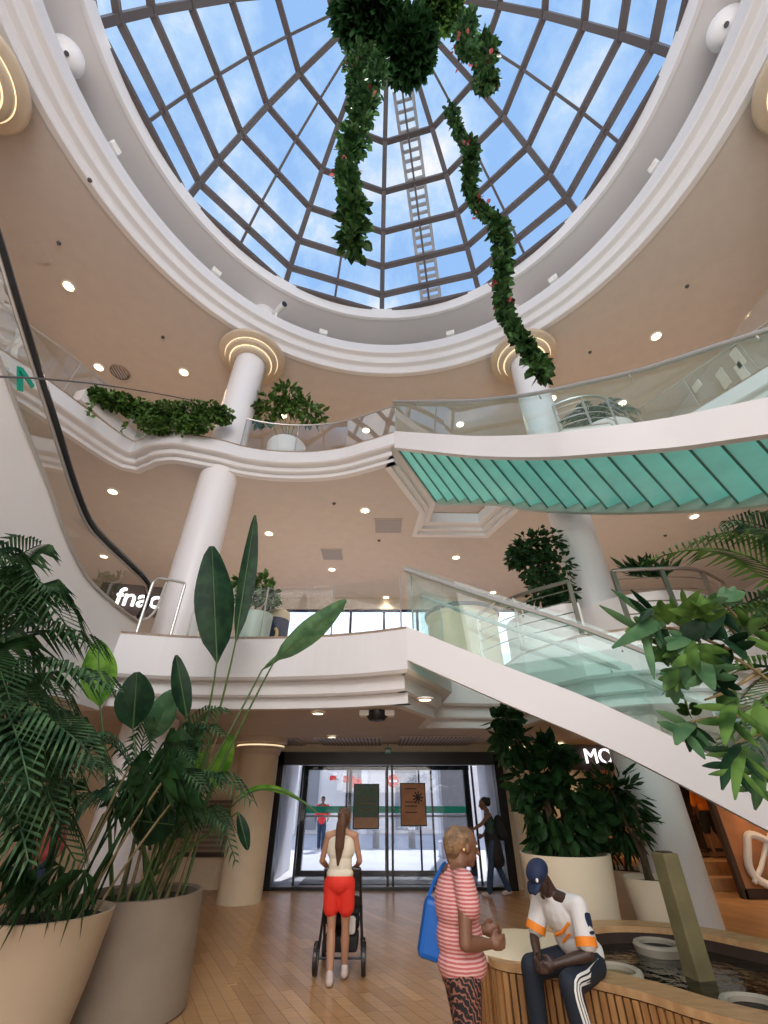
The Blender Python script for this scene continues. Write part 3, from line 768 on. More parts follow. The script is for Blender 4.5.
# curved bronze rails in front of planter bays
def barrail(label, line, z, h, n=4, m='bronze', name='metal_railing', posts=3, pw=.07):
    L = resample(smoothline([V((p[0],p[1],z)) for p in line],8),25)
    t = thing(name,label,'railing',L[0])
    MB().tube([p+V((0,0,h)) for p in L],.035,8).build('handrail',m,t,smooth=True)
    for k in range(n):
        MB().tube([p+V((0,0,h-.16-k*.2)) for p in L],.011,6).build('bar',m,t,smooth=True)
    for i in range(posts):
        p = L[round(i*24/(posts-1))]; MB().box(p+V((0,0,h/2)),(pw,pw*.5,h)).build('post',m,t)
    return t
barrail('curved bronze railing on the first floor left of the right column, round the tree planter',[(1.95,8.55),(2.44,7.65),(3.25,6.9)],H1,1.0)
barrail('curved bronze railing on the first floor right of the right column',[(3.85,6.5),(4.4,6.42),(5.2,6.45),(6.0,6.95)],H1,1.0,posts=4)
barrail('curved steel railing on the second floor right of the right column',[(4.25,7.4),(4.7,7.15),(5.3,7.1),(6.1,7.5)],H2,1.0,m='steel',posts=4,pw=.05)
t = thing('curved_parapet','white curved parapet behind the right-hand bronze railing on the first floor','parapet',(4.9,7.1,H1))
MB().lathe([(1.25,H1),(1.25,H1+.72),(1.15,H1+.72),(1.15,H1)],(4.85,7.9,0),30,R(195),R(345)).build('panel','white',t,smooth=True)
t = thing('curved_parapet','white curved parapet behind the left-hand bronze railing under the first-floor tree','parapet',(3.2,7.9,H1))
MB().lathe([(1.1,H1),(1.1,H1+.7),(1.0,H1+.7),(1.0,H1)],(3.55,8.25,0),30,R(170),R(265)).build('panel','white',t,smooth=True)
# cream drum on first floor behind the stair
p = at(465,650,Y=11.5); 
t = thing('drum_counter','cream round drum kiosk with a dark top ring on the first floor','kiosk',(p.x,11.5,H1))
MB().lathe([(.95,0),(.95,1.85),(1.0,1.9),(1.0,1.98)],(p.x,11.5,H1),36).build('body','cream',t,smooth=True)
MB().lathe([(1.03,1.98),(1.03,2.08),(0,2.08)],(p.x,11.5,H1),36).build('top_ring','darkgrey',t,smooth=True)
# ================================================================== ESCALATOR (left)
XE = -4.12; WE = 1.45
hr = [(7.02,4.25),(7.10,4.50),(7.02,4.76),(6.80,4.86),(6.2,4.88),(5.5,4.89),(5.05,4.94),(4.6,5.15),(4.02,5.51),(2.74,6.32),(2.0,6.80),(0,7.95),(-2.6,9.45),(-3.1,9.7),(-3.8,9.85),(-4.6,9.85)]
deck = [(6.95,4.12),(6.0,4.15),(5.35,4.23),(4.75,4.48),(4.18,4.83),(3.5,5.20),(2.5,5.78),(0,7.22),(-2.6,8.72),(-3.1,8.95),(-3.8,9.05),(-4.6,9.05)]
bot = [(6.95,3.9),(6.75,2.75),(5.1,2.75),(2.5,3.9),(0,5.35),(-2.6,6.85),(-3.8,7.4),(-4.6,7.4)]
t = thing('escalator','white-sided escalator with black handrail climbing up and out at the left edge','escalator',(XE,6.9,H1))
poly = deck + bot[::-1]
def yz(poly, x0, x1, mb):
    n = len(poly); vs = [V((x0,p[0],p[1])) for p in poly]+[V((x1,p[0],p[1])) for p in poly]
    mb.add(vs,[tuple(range(n)),tuple(range(n,2*n))[::-1]]+[(i,(i+1)%n,n+(i+1)%n,n+i) for i in range(n)]); return mb
D = smoothline([(0,*p) for p in deck],4); poly = [(p.y,p.z) for p in D]+bot[::-1]
yz(poly, XE, XE-WE, MB()).build('side_panel','white',t)
D2 = resample(D,49)
H_ = resample(smoothline([(0,*p) for p in hr],5),81)
for xo in (XE-.05, XE-WE+.05):
    top = [p for p in H_ if p.z < 20]
    # glass follows deck below, handrail above
    rows = []
    for p in H_[8:]:
        # deck height at same y
        zz = None
        for a, b in zip(D2, D2[1:]):
            if min(a.y,b.y) <= p.y <= max(a.y,b.y) and a.y != b.y:
                zz = a.z+(b.z-a.z)*(p.y-a.y)/(b.y-a.y); break
        if zz is None: continue
        rows.append([V((xo,p.y,zz-.02)), V((xo,p.y,p.z-.05))])
    MB().grid(rows).build('glass_balustrade','glass',t)
    MB().tube([V((xo,p.y,p.z)) for p in H_],.056,8).build('handrail','rubber',t,smooth=True)
    MB().tube([V((xo,p.y,p.z-.065)) for p in H_],.02,6).build('rail_guide','steel',t,smooth=True)
MB().tube([V((XE+.02,p.y,p.z+.005)) for p in D2],.022,6).build('deck_edge','steel',t,smooth=True)
rows = [[V((XE-.1,p.y,p.z+.01)),V((XE-WE+.1,p.y,p.z+.01))] for p in D2]
MB().grid(rows).build('step_band','vent',t)
# green arrow mark on the escalator glass
a = at(18,390,X=XE+.01); 
t2 = MB()
def stroke(mb, p, q, w, X): 
    P, Q = at(*p,X=X), at(*q,X=X); mb.beam(P,Q,.012,w,(0,0,1)); return mb
stroke(t2,(20,391),(20,367),.075,XE+.03); stroke(t2,(21,369),(33,387),.06,XE+.045)
t2.build('arrow_mark','signgreen',t,label='green arrow mark')
# steel grab bar by the escalator foot
p0 = V((-3.95,6.75,H1))
t = thing('grab_rail','bent stainless steel guard rail at the foot of the escalator','rail',p0)
for dx,dy,nm in ((0,0,1),(.42,.30,2)):
    pass
A = at(145,612,Y=6.85); B = at(178,614,Y=7.0)
MB().tube(smoothline([V((A.x,6.8,H1)),V((A.x,6.8,H1+.82)),V((A.x+.03,6.8,H1+.95)),V((A.x+.12,6.8,H1+1.0)),V((B.x-.08,6.95,H1+1.0)),V((B.x,6.95,H1+.95)),V((B.x,6.95,H1+.8)),V((B.x,6.95,H1))],6),.025,8).build('outer_bar','steel',t,smooth=True)
MB().tube(smoothline([V((A.x,6.8,H1+.25)),V((A.x+.08,6.85,H1+.30)),V((A.x+.16,6.88,H1+.5)),V((A.x+.18,6.88,H1+.85)),V((A.x+.2,6.88,H1+1.0))],5),.02,8).build('inner_bar','steel',t,smooth=True)
# ================================================================== SIGNS
p = at(140,600,Y=9.6)
t = thing('fnac_sign'.replace('fnac','shop'),'glowing white lower-case shop lettering behind the escalator foot on the first floor','sign',p)
textmesh('lettering','fnac',.62,'signwhite',t,(0,-.06,0),(R(90),0,R(14)),.03)
MB().box((0,.05,0),(1.9,.06,.75),R(14)).build('back_board','shopdark',t,local=True)
p = at(600,757,Y=11.2)
t = thing('shop_sign','glowing white capital lettering partly hidden under the stair above the rubber plants','sign',p)
textmesh('lettering','MO',.42,'signwhite',t,(-.05,-.05,.0),(R(90),0,0),.02)
MB().box((.5,.05,.0),(2.4,.05,.5)).build('back_board','shopdark',t,local=True)
# gold emblem drum on first floor
p = at(273,636,Y=8.9); 
t = thing('display_drum','dark blue display drum with a gold curl emblem and tan cap on the first floor','display stand',(p.x,8.9,H1))
MB().lathe([(0,0),(.30,0),(.30,.98),(0,.98)],(p.x,8.9,H1),28).build('body','navy',t,smooth=True)
MB().lathe([(.31,.98),(.31,1.14),(.24,1.2),(0,1.2)],(p.x,8.9,H1),28).build('cap','cream',t,smooth=True)
mb = MB(); c = V((p.x+.03,8.9-.33,H1+.60)); mb.tube([c+V((math.cos(a)*.13,-.0,math.sin(a)*.15)) for a in [R(50+i*-28) for i in range(11)]],.035,6); mb.tube([c+V((-.08,0,-.12)),c+V((-.10,0,-.42))],.04,6); mb.tube([c+V((.06,0,-.12)),c+V((.09,0,-.42))],.04,6)
mb.build('emblem','gold',t)
t = thing('display_panel','slim white upright panel left of the dark display drum','panel',(p.x-.5,9.0,H1)); MB().box((p.x-.42,9.0,H1+.55),(.09,.06,1.1)).build('panel','paper',t); MB().box((p.x-.42,9.0,H1+.02),(.2,.2,.04)).build('foot','grey',t)  # plain white display panel on a foot
t = thing('small_screen','small brown upright board right beside the foot of the left column','board',(-3.35,7.75,H1)); MB().box((-3.3,7.75,H1+.32),(.28,.05,.62),R(-20)).build('board','cream',t); MB().box((-3.3,7.75,H1+.02),(.34,.2,.04)).build('foot','grey',t)
# white scroll sign on the left wall, second floor
pz = at(18,345,X=-10.4)
t = thing('scroll_sign','white openwork scroll lettering behind the left balcony glass','sign',pz)
mb = MB()
for i,(dy,dz,r) in enumerate(((-1.5,.35,.55),(-.5,.1,.6),(.5,-.1,.55),(1.4,-.5,.5),(2.3,-.9,.45),(-2.3,.7,.5),(-1,1.0,.4))):
    c = pz+V((0,dy,dz)); a0 = i*1.1
    mb.tube([c+V((.0,math.cos(a0+k*.5)*r*(1-.03*k),math.sin(a0+k*.5)*r*(1-.03*k))) for k in range(13)],.085,6)
mb.build('scrolls','paper',t)
struct(MB().box((-10.55,6.0,(H2+C2)/2),(.12,9.0,C2-H2)).build('wall_left','ceil'))
# bright windows on the right wall, second floor
struct(MB().box((10.6,7.5,(H2+C2)/2),(.12,12,C2-H2)).build('wall_right','ceil'))
for i,(px0,px1,pt,pb) in enumerate(((668,684,378,397),(688,701,372,392),(716,731,372,385),(733,752,361,383),(732,744,352,364))):
    a, b = at((px0+px1)/2-6,(pt+pb)/2,X=10.5), at((px0+px1)/2+6,(pt+pb)/2,X=10.5)
    c = (a+b)/2; o = MB().box((10.5,c.y,c.z),(.05,abs(a.y-b.y)*.95,.7)).build('window_%d'%(i+3),'signpale' if 'signpale' in M else 'paper'); struct(o)
# platform, frame and loop ornament of the shop at right
struct(MB().box((9.4,13.35,.23),(7,1.3,.46)).build('floor','benchtop'))
struct(MB().box((9.4,12.5,.11),(7,.4,.22)).build('floor','benchtop'))
P0 = at(744,896,Y=11.5)
t = thing('shop_mirror','dark-framed leaning window display with a white loop ornament at the right edge','display',(P0.x+1,11.5,0))
mb = MB(); x0, x1 = P0.x, P0.x+2.2
for x in (x0,x1): mb.box((x,11.5,1.05),(.10,.14,2.1))
for z in (.08,2.1): mb.box(((x0+x1)/2,11.5,z),(x1-x0,.14,.14))
mb.build('frame','shopdark',t); MB().box(((x0+x1)/2,11.56,1.05),(x1-x0,.02,2.0)).build('backing','shopwall',t)
c = V(((x0+.60),11.4,.62)); mb = MB()
mb.tube([c+V((math.cos(a)*.32+.05*math.sin(3*a),0,math.sin(a)*.42)) for a in [2*math.pi*k/28 for k in range(29)]],.075,8)
mb.tube([c+V((-.36,0,-.36)),c+V((-.1,0,-.12)),c+V((.18,0,.24)),c+V((.36,0,.42))],.045,8)
mb.build('loop_ornament','paper',t,smooth=True)
t = thing('clothes_shelf','dark shelving unit with warm coloured goods inside the shop at right','shelf',(8.6,13.7,.46))
mb = MB()
for z in (.6,1.2,1.8,2.4): mb.box((8.6,13.75,z),(3.2,.4,.04))
for x in (7.0,8.1,9.2,10.2): mb.box((x,13.75,1.6),(.05,.4,2.1))
mb.build('frame','shopdark',t)
for i in range(14):
    x = 7.3+random.random()*2.7; z = random.choice((.62,1.22,1.82)); tag(MB().box((x,13.65,z+.16),(.16+.1*random.random(),.2,.22+.2*random.random())).build('folded_goods',random.choice(('cream','orange','pinkc','shopwall')),bevel=.01),'small warm coloured package on the dark shop shelves at right','package','packages on the shop shelves')
# ================================================================== PLANT BUILDERS
rnd = random.Random(5)
def frond(mb, a, m, b, n=26, L=.34, droop=.35, w=.022, side_up=None, taper=True, fold=.25):
    """pinnate palm frond: rachis from a over m to b, leaflets both sides"""
    pts = bez(a, m, b, n); mb.tube(pts,[.012*(1-.8*i/n)+.002 for i in range(n)],5,cap=False)
    for i in range(3, n):
        p = pts[i]; d = (pts[min(i+1,n-1)]-pts[i-1]).normalized()
        up = side_up or V((0,0,1)); s = d.cross(up)
        if s.length < .1: s = d.cross(V((0,1,0)))
        s.normalize(); t = i/n
        l = L*(math.sin(math.pi*min(1,.16+t*.84))**.6 if taper else 1)*(.9+.2*rnd.random())
        for sg in (-1,1):
            dr = (s*sg*.8+d*(.45+.5*t)+up*fold).normalized()
            q0 = p; q1 = p+dr*l*.5; q2 = p+dr*l*.95+V((0,0,-droop*l*(.7+.5*rnd.random())))
            wd = d*w*(1.1-.5*t)
            mb.add([q0-wd*.4,q0+wd*.4,q1+wd,q1-wd,q2],[(0,1,2,3),(3,2,4)])
def bigleaf(mb, base, tip, width, face, n=10, curl=.1, fold=.22, notch=None, prof=None):
    """broad paddle leaf base->tip, surface roughly perpendicular to 'face'"""
    base, tip, face = V(base), V(tip), V(face).normalized()
    ax = tip-base; L = ax.length; ax.normalize(); s = ax.cross(face).normalized(); f = s.cross(ax).normalized()
    rows = []
    for i in range(n+1):
        t = i/n; c = base+ax*L*t+f*math.sin(t*math.pi)*L*curl
        w = width/2*(math.sin(math.pi*min(1,(t*.94+.05)))**.55)
        w *= min(1,(t*5)**.8+.06)
        rows.append([c+s*w*k*(1+.06*math.sin(9*t+k*3)) - f*abs(k)*w*fold for k in (-1,-.5,0,.5,1)])
    mb.grid(rows)
def smallleaf(mb, p, d, l, w, nrm=None):
    d = d.normalized(); n = nrm or V((rnd.gauss(0,1),rnd.gauss(0,1),rnd.gauss(0,1)+.8)); s = d.cross(n)
    if s.length < 1e-3: s = V((1,0,0))
    s.normalize(); n = s.cross(d).normalized()
    q = lambda f,k: p+d*l*f+s*w*k-n*(abs(k)*w*.25+l*.12*f*f)
    mb.add([q(0,0),q(.28,.42),q(.62,.45),q(1,0),q(.62,-.45),q(.28,-.42),q(.5,0)],[(0,1,6),(1,2,6),(2,3,6),(3,4,6),(4,5,6),(5,0,6)])
def rdir(zb=0):
    v = V((rnd.gauss(0,1),rnd.gauss(0,1),rnd.gauss(0,1)+zb)); return v.normalized()
def bush(mb, centers, n, l, w, zb=-.2):
    for k in range(n):
        c, r = rnd.choice(centers); v = rdir(); rr = rnd.random()**.45
        p = V(c)+V((v.x*r[0]*rr,v.y*r[1]*rr,v.z*r[2]*rr))
        d = (v+V((0,0,zb))+rdir()*.6)
        smallleaf(mb,p,d,l*(.7+.6*rnd.random()),w*(.7+.6*rnd.random()))
def pot(name, label, x, y, prof, m, group=None, soilz=None, rs=None):
    t = thing(name,label,'planter',(x,y,0),group=group)
    MB().lathe(prof,(0,0,0),56).build('body',m,t,local=True,smooth=True,angle=35)
    MB().lathe([(0,soilz),(rs,soilz)],(0,0,0),40).build('soil','soil',t,local=True)
    return t
# ------------------------------------------------------------------ left pots
P1 = V((-2.78,4.75,0)); P2 = V((-2.55,5.98,0))
pot('planter','large beige tapered round planter at the bottom left corner, nearest the camera',P1.x,P1.y,[(0,0),(.32,0),(.35,.02),(.445,.5),(.50,.9),(.505,.92),(.49,.925),(.46,.9),(.44,.8)],'pot',soilz=.86,rs=.455)
pot('planter','tall grey-beige cylindrical planter just behind the bottom left beige one',P2.x,P2.y,[(0,0),(.62,0),(.64,.02),(.62,.5),(.60,.85),(.60,.875),(.57,.88),(.55,.86),(.54,.7)],'pot2',soilz=.80,rs=.55)
def A(px,py,Y): return at(px,py,Y=Y)
# strelitzia with big paddle leaves in the rear pot
t = thing('bird_of_paradise_plant','tall plant with long stalks and giant dark paddle leaves in the grey-beige planter','plant',(P2.x,P2.y,.82))
B0 = V((P2.x,P2.y,.80)); cf = lambda p: (V((0,0,EYE))-p).normalized()
for (bx,by,mx,my,sx,sy,tx,ty,w,Y,m,curl) in (
    (150,890,205,760,217,660,212,546,.50,5.6,'leafbig',.04),
    (160,890,215,745,236,640,255,515,.24,5.6,'leafbig',-.03),
    (165,890,215,770,275,660,346,600,.30,5.5,'leafbigl',.06),
    (150,890,200,790,262,670,300,640,.07,5.6,'leafbigl',.02),
    (130,890,110,800,100,705,98,640,.36,5.4,'leafbright',.03),
    (140,890,140,790,133,728,137,672,.40,5.5,'leafbig',.05),
    (150,890,175,780,187,718,176,655,.22,5.7,'leafbig',.05),
    (160,890,195,830,212,790,232,735,.22,5.9,'leafbright',.04),
    (155,890,180,830,196,780,205,752,.20,6.1,'leafbright',.04),
    (150,890,170,840,190,770,185,722,.34,6.1,'leafbig',.08),
    (140,890,150,860,133,820,175,825,.36,5.5,'leafbig',.10),
    (165,890,225,820,238,812,248,850,.12,5.9,'leafbig',-.1),
    (150,890,150,780,150,740,172,690,.35,6.2,'leafbigl',.08)):
    p0 = B0+V((rnd.uniform(-.25,.25),rnd.uniform(-.2,.2),0)); s = A(sx,sy,Y); tp = A(tx,ty,Y-.15)
    mb = MB(); pts = bez(p0,A(mx,my,Y),s,10); mb.tube(pts,[.022-.011*i/9 for i in range(10)],6)
    mb.build('stalk','stem',t,smooth=True)
    mb = MB(); bigleaf(mb,s-(tp-s)*.03,tp,w,cf(s)+V((rnd.uniform(-.3,.3),0,rnd.uniform(-.2,.3))),12,curl)
    lf = mb.build('leaf',m,t,smooth=True)
    n_ = cf(s); ax_ = (tp-s); f_ = (n_-ax_.normalized()*n_.dot(ax_.normalized())).normalized()
    MB().tube([s+ax_*k/8+f_*(math.sin(k/8*math.pi)*ax_.length*curl+.004) for k in range(9)],[.010-.0009*k for k in range(9)],5).build('midrib','stem',lf,smooth=True)
# the thin arching leaf that reaches over the door
mb = MB(); pts = bez(A(225,815,5.9),A(262,765,5.6),A(316,812,5.4),14); mb.tube(pts,[.010]*14,5); mb.build('stalk','stem',t,smooth=True)
mb = MB()
rows = []
for i,p in enumerate(bez(A(236,798,5.8),A(268,772,5.6),A(317,812,5.4),12)):
    w_ = .03*math.sin(math.pi*min(1,(i+.6)/11.7)); rows.append([p-V((0,0,w_)),p+V((0,0,w_))])
mb.grid(rows); mb.build('leaf','leafbright',t,smooth=True)
# areca palm in the rear pot (feathery fronds)
t = thing('areca_palm','feathery palm with thin canes crowding the rear left planter','palm',(P2.x+.1,P2.y-.1,.82))
for k in range(14):
    a = rnd.uniform(0,6.28); r = rnd.uniform(.1,.42); b = V((P2.x+math.cos(a)*r,P2.y+math.sin(a)*r,.80)); e = b+V((math.cos(a)*.35*rnd.random()+rnd.uniform(-.12,.25),rnd.uniform(-.15,.15),1.1+rnd.random()*.6))
    MB().tube(bez(b,(b+e)/2+V((rnd.uniform(-.06,.06),0,0)),e,6),[.018,.017,.015,.013,.012,.010],6).build('cane','cane' if k%2 else 'stem',t,smooth=True)
FR = [((160,850),(185,700),(222,735),5.6,.34),((160,850),(200,740),(250,800),5.5,.40),((150,850),(130,700),(60,760),5.4,.42),((150,840),(190,690),(228,712),5.8,.30),
      ((150,850),(150,760),(98,800),5.6,.38),((170,850),(210,770),(235,860),5.9,.34),((140,850),(100,720),(38,700),5.5,.4),((160,850),(165,740),(205,790),5.3,.36),
      ((150,850),(130,760),(150,720),5.8,.34),((160,860),(195,790),(228,828),5.6,.30),((140,850),(110,760),(60,830),5.4,.36),((150,840),(170,720),(192,760),5.4,.30)]
for (a,m,b,Y,L) in FR:
    mb = MB(); frond(mb,A(*a,Y+.2),A(*m,Y),A(*b,Y-.4),26,L,.55,.026); mb.build('frond','leafpalm',t)
# lady palm / dark palm in the front pot
t = thing('dark_fan_palm','dark spiky palm with drooping fingers in the front beige planter','palm',(P1.x,P1.y,.88))
for k in range(22):
    a = rnd.uniform(0,6.28); r = rnd.uniform(.05,.36); b = V((P1.x+math.cos(a)*r,P1.y+math.sin(a)*r,.86)); e = b+V((math.cos(a)*.3+rnd.uniform(-.15,.2),math.sin(a)*.25,.55+rnd.random()*.9))
    mb = MB(); mb.tube(bez(b,(b+e)/2+V((0,0,.1)),e,5),[.011]*5,5); mb.build('cane','leafdark' if k%3 else 'cane',t,smooth=True)
    mb = MB()
    for j in range(13):
        d = V((math.cos(a)*.8,math.sin(a)*.8,.0))+rdir(-.2)*.8; l = rnd.uniform(.22,.36); q1 = e+d.normalized()*l*.5+V((0,0,.03)); q2 = e+d.normalized()*l+V((0,0,-l*.5)); s = d.cross(V((0,0,1))).normalized()*.016
        mb.add([e,q1+s,q2,q1-s],[(0,1,2),(0,2,3)])
    mb.build('fan_leaf','leafdark',t)
for k,(x,y) in enumerate(((20,905),(60,900),(85,905),(40,915),(5,900))):
    e = A(x,y-35,4.35); mb = MB()
    for j in range(14):
        d = V((rnd.uniform(-1,1),rnd.uniform(-.9,.1),rnd.uniform(-1.2,.1))).normalized(); l = rnd.uniform(.2,.34); q1 = e+d*l*.5; q2 = e+d*l+V((0,0,-l*.35)); s = d.cross(V((0,1,0))).normalized()*.014
        mb.add([e,q1+s,q2,q1-s],[(0,1,2),(0,2,3)])
    mb.build('fan_leaf','leafdark',t)
    MB().tube([V((P1.x+rnd.uniform(-.2,.2),P1.y,.86)),e],.009,5).build('cane','stem',t)
# kentia palm fronds sweeping in from the left
t = thing('kentia_palm','large dark palm whose long arching fronds fill the left edge above the planters','palm',(-3.9,3.9,0))
kb = V((-3.95,3.9,0)); MB().tube([kb,kb+V((.02,.02,.9)),kb+V((.08,0,1.9))],[.09,.07,.06],10).build('trunk','trunk',t,smooth=True)
MB().lathe([(0,0),(.3,0),(.42,.5),(.45,.62),(.40,.62),(.38,.5),(0,.5)],kb,32).build('pot','pot2',t,smooth=True,angle=35)
KF = [((-40,700),(20,540),(75,640),3.6,.50),((-40,720),(10,560),(50,590),3.7,.5),((-50,740),(40,640),(115,690),3.7,.48),((-50,760),(30,680),(95,760),3.6,.5),((-60,700),(-10,560),(40,545),3.9,.5),
      ((-50,740),(0,640),(30,790),3.3,.5),((-60,720),(-20,600),(10,700),3.2,.52),((-50,780),(10,700),(60,820),3.7,.46),((-60,650),(-20,520),(30,620),3.4,.5),((-50,760),(0,720),(28,860),3.5,.42),((-60,800),(20,740),(110,770),3.9,.42),((-60,690),(30,600),(100,650),4.1,.5),((-60,720),(10,640),(70,720),4.0,.5),((-60,640),(0,560),(60,600),3.8,.5),((-60,780),(-10,700),(10,800),3.3,.5),((-60,820),(20,760),(75,860),4.0,.42),((-60,600),(-30,520),(20,570),3.7,.5),((-60,760),(20,690),(80,800),4.1,.45)]
for (a,m,b,Y,L) in KF:
    mb = MB(); frond(mb,A(*a,Y+.1),A(*m,Y),A(*b,Y-.2),30,L*1.2,.55,.027); mb.build('frond','leafpalm' if rnd.random() < .55 else 'leafdark',t)
    MB().tube([kb+V((.08,0,1.85)),A(*a,Y+.1)],.014,6).build('stalk','stem',t)
# ------------------------------------------------------------------ right foreground
t = thing('feather_palm','bright arching palm fronds entering from the right edge above the fountain','palm',(4.1,2.7,0))
tb = V((4.15,2.75,0)); 
MB().tube([tb,tb+V((0,.05,1.2)),tb+V((-.05,0,2.45))],[.13,.11,.10],12).build('trunk','trunk',t,smooth=True)
MB().lathe([(0,0),(.35,0),(.42,.45),(.38,.45),(.36,.40),(0,.40)],tb,32).build('pot','pot2',t,smooth=True,angle=35)
for (a,m,b,Y,L) in (((830,640),(760,520),(650,560),2.9,.42),((840,600),(790,500),(690,545),3.0,.45),((840,660),(760,590),(680,640),2.8,.40),((840,620),(800,560),(735,640),2.8,.42),((840,700),(780,640),(672,690),2.9,.36),
    ((840,690),(800,640),(720,750),2.8,.36),((840,640),(800,520),(730,520),3.1,.4),((840,660),(800,600),(700,600),3.1,.42),((840,700),(790,680),(745,760),2.7,.36)):
    mb = MB(); frond(mb,A(*a,Y),A(*m,Y),A(*b,Y-.1),32,L,.35,.018); mb.build('frond','leafpalm' if rnd.random() < .5 else 'leafmid',t)
    MB().tube([tb+V((-.05,0,2.4)),A(*a,Y)],.012,6).build('stalk','stem',t)
t = thing('lobed_leaf_plant','glossy green plant with finger-lobed leaves reaching in from the right edge','plant',(3.2,2.3,0))
lb = V((3.25,2.35,0)); MB().tube([lb,lb+V((0,0,1.2)),A(790,700,2.3)],[.03,.025,.02],8).build('trunk','trunk',t,smooth=True)
MB().lathe([(0,0),(.2,0),(.26,.35),(.23,.35),(.21,.3),(0,.3)],lb,28).build('pot','pot2',t,smooth=True,angle=35)
BR = [((790,700),(745,655),(700,645)),((745,655),(700,640),(668,618)),((700,645),(680,665),(668,672)),((790,720),(740,710),(690,722)),((745,655),(735,620),(700,610)),((760,670),(735,690),(705,700)),((790,740),(760,725),(735,745)),((700,642),(680,625),(640,628)),((780,650),(745,630),(722,600))]
for a,m,b in BR: MB().tube(bez(A(*a,2.3),A(*m,2.25),A(*b,2.2),8),[.010,.010,.009,.008,.008,.007,.006,.005],6).build('branch','cane',t,smooth=True)
LV = [((668,618),(612,648),.085),((672,622),(700,590),.06),((690,610),(728,598),.07),((660,625),(634,640),.08),((668,625),(660,600),.08),((690,635),(668,650),.09),((690,640),(700,672),.10),((680,640),(705,622),.10),((672,640),(652,662),.08),((700,650),(728,668),.10),
      ((690,650),(688,690),.085),((680,668),(664,690),.07),((672,672),(676,705),.07),((700,660),(714,690),.09),((694,722),(676,745),.085),((694,720),(690,752),.06),((692,718),(686,700),.07),((735,690),(718,705),.08),((715,600),(745,592),.09),((722,603),(704,640),.10),
      ((740,640),(765,620),.10),((735,700),(725,745),.07),((740,742),(722,790),.06),((745,745),(735,800),.05),((745,745),(762,780),.07),((755,700),(772,745),.08),((720,640),(745,660),.10),((650,628),(625,632),.06),((700,622),(722,640),.10),((660,612),(640,622),.07),((712,690),(738,676),.07),((760,760),(755,810),.06),((700,628),(690,600),.09)]
for a,b,w in LV:
    p, q = A(*a,2.25+rnd.uniform(-.15,.15)), A(*b,2.1+rnd.uniform(-.2,.2))
    mb = MB(); L = (q-p).length
    bigleaf(mb,p,q,w*.85,cf(p)+V((rnd.uniform(-.5,.5),0,rnd.uniform(-.1,.6))),7,.08)
    ax = (q-p).normalized(); s = ax.cross(cf(p)).normalized()
    for sg in (-1,1):
        for tt,ll in ((.2,.55),(.5,.42)): bigleaf(mb,p+(q-p)*tt,p+(q-p)*(tt+.15)+s*sg*L*ll*.55+ax*L*.15,w*.45,cf(p)+V((rnd.uniform(-.3,.3),0,0)),5,.05)
    mb.build('leaf',rnd.choice(('leafmid','leafmid','leafmid','leafbigl','leafbig')),t,smooth=True)
# ------------------------------------------------------------------ right rear pots
Q1 = V((2.52,7.6,0))
pot('planter','large cream-white round planter holding the bushy rubber plant behind the fountain',Q1.x,Q1.y,[(0,0),(.50,0),(.52,.02),(.56,.6),(.60,1.04),(.60,1.06),(.56,1.06),(.55,.98)],'potwhite',soilz=.99,rs=.555)
Q2 = V((3.66,7.6,0)); Q3 = V((4.1,9.2,0))
pot('planter','cream-white tapered round planter left of the right-hand column, nearer of the two small ones',Q2.x,Q2.y,[(0,0),(.24,0),(.26,.02),(.36,.6),(.40,.80),(.37,.80),(.35,.72)],'potwhite',soilz=.73,rs=.36)
pot('planter','cream-white round planter behind the nearer small one, left of the right-hand column',Q3.x,Q3.y,[(0,0),(.28,0),(.30,.02),(.40,.55),(.45,.72),(.42,.72),(.40,.65)],'potwhite',soilz=.66,rs=.41)
def rubber(label, base, blobs, n, l, w, stems, m='leafdark', name='rubber_plant', parts=None):
    t = thing(name,label,'plant',base)
    for s in stems: MB().tube(bez(base+V((rnd.uniform(-.12,.12),rnd.uniform(-.1,.1),0)),(base+s)/2+V((rnd.uniform(-.1,.1),0,.2)),s,8),[.028-.002*i for i in range(8)],7).build('stem','trunk',t,smooth=True)
    for c,r in blobs:
        mb = MB(); bush(mb,[(c,r)],n,l,w,-.35); mb.build('foliage',m,t)
    return t
B = Q1+V((0,0,.98))
def Bq(px,py,Y=7.6): return A(px,py,Y)
rubber('tall bushy rubber plant with broad dark glossy leaves in the large cream-white planter',B,
    [(Bq(552,766),(.30,.35,.24)),(Bq(560,790),(.42,.4,.28)),(Bq(562,818),(.45,.42,.22)),(Bq(540,805),(.28,.3,.3)),(Bq(584,812),(.20,.3,.26)),(Bq(524,780),(.14,.2,.28)),(Bq(511,742),(.20,.2,.20)),(Bq(505,720),(.16,.15,.14)),(Bq(548,752),(.20,.25,.12)),(Bq(562,838),(.46,.35,.08))],
    62,.25,.15,[Bq(562,760),Bq(574,790),Bq(545,790),Bq(512,740),Bq(506,712),Bq(560,820)])
B = Q2+V((0,0,.72))
rubber('dark-leaved small tree with bare stems in the nearer small cream-white planter',B,
    [(Bq(618,795,7.8),(.34,.3,.34)),(Bq(622,825,7.8),(.30,.3,.26)),(Bq(608,792,7.9),(.22,.25,.22))],110,.26,.07,[Bq(618,800,7.6),Bq(628,810,7.6),Bq(636,800,7.6),Bq(612,790,7.6)],name='dragon_plant')
B = Q3+V((0,0,.65))
rubber('dark-leaved plant in the farther small cream-white planter beside the shop',B,
    [(Bq(600,830,9.2),(.3,.3,.5)),(Bq(628,790,9.4),(.42,.3,.42))],110,.26,.08,[Bq(605,820,9.2),Bq(620,800,9.2)],name='dragon_plant')
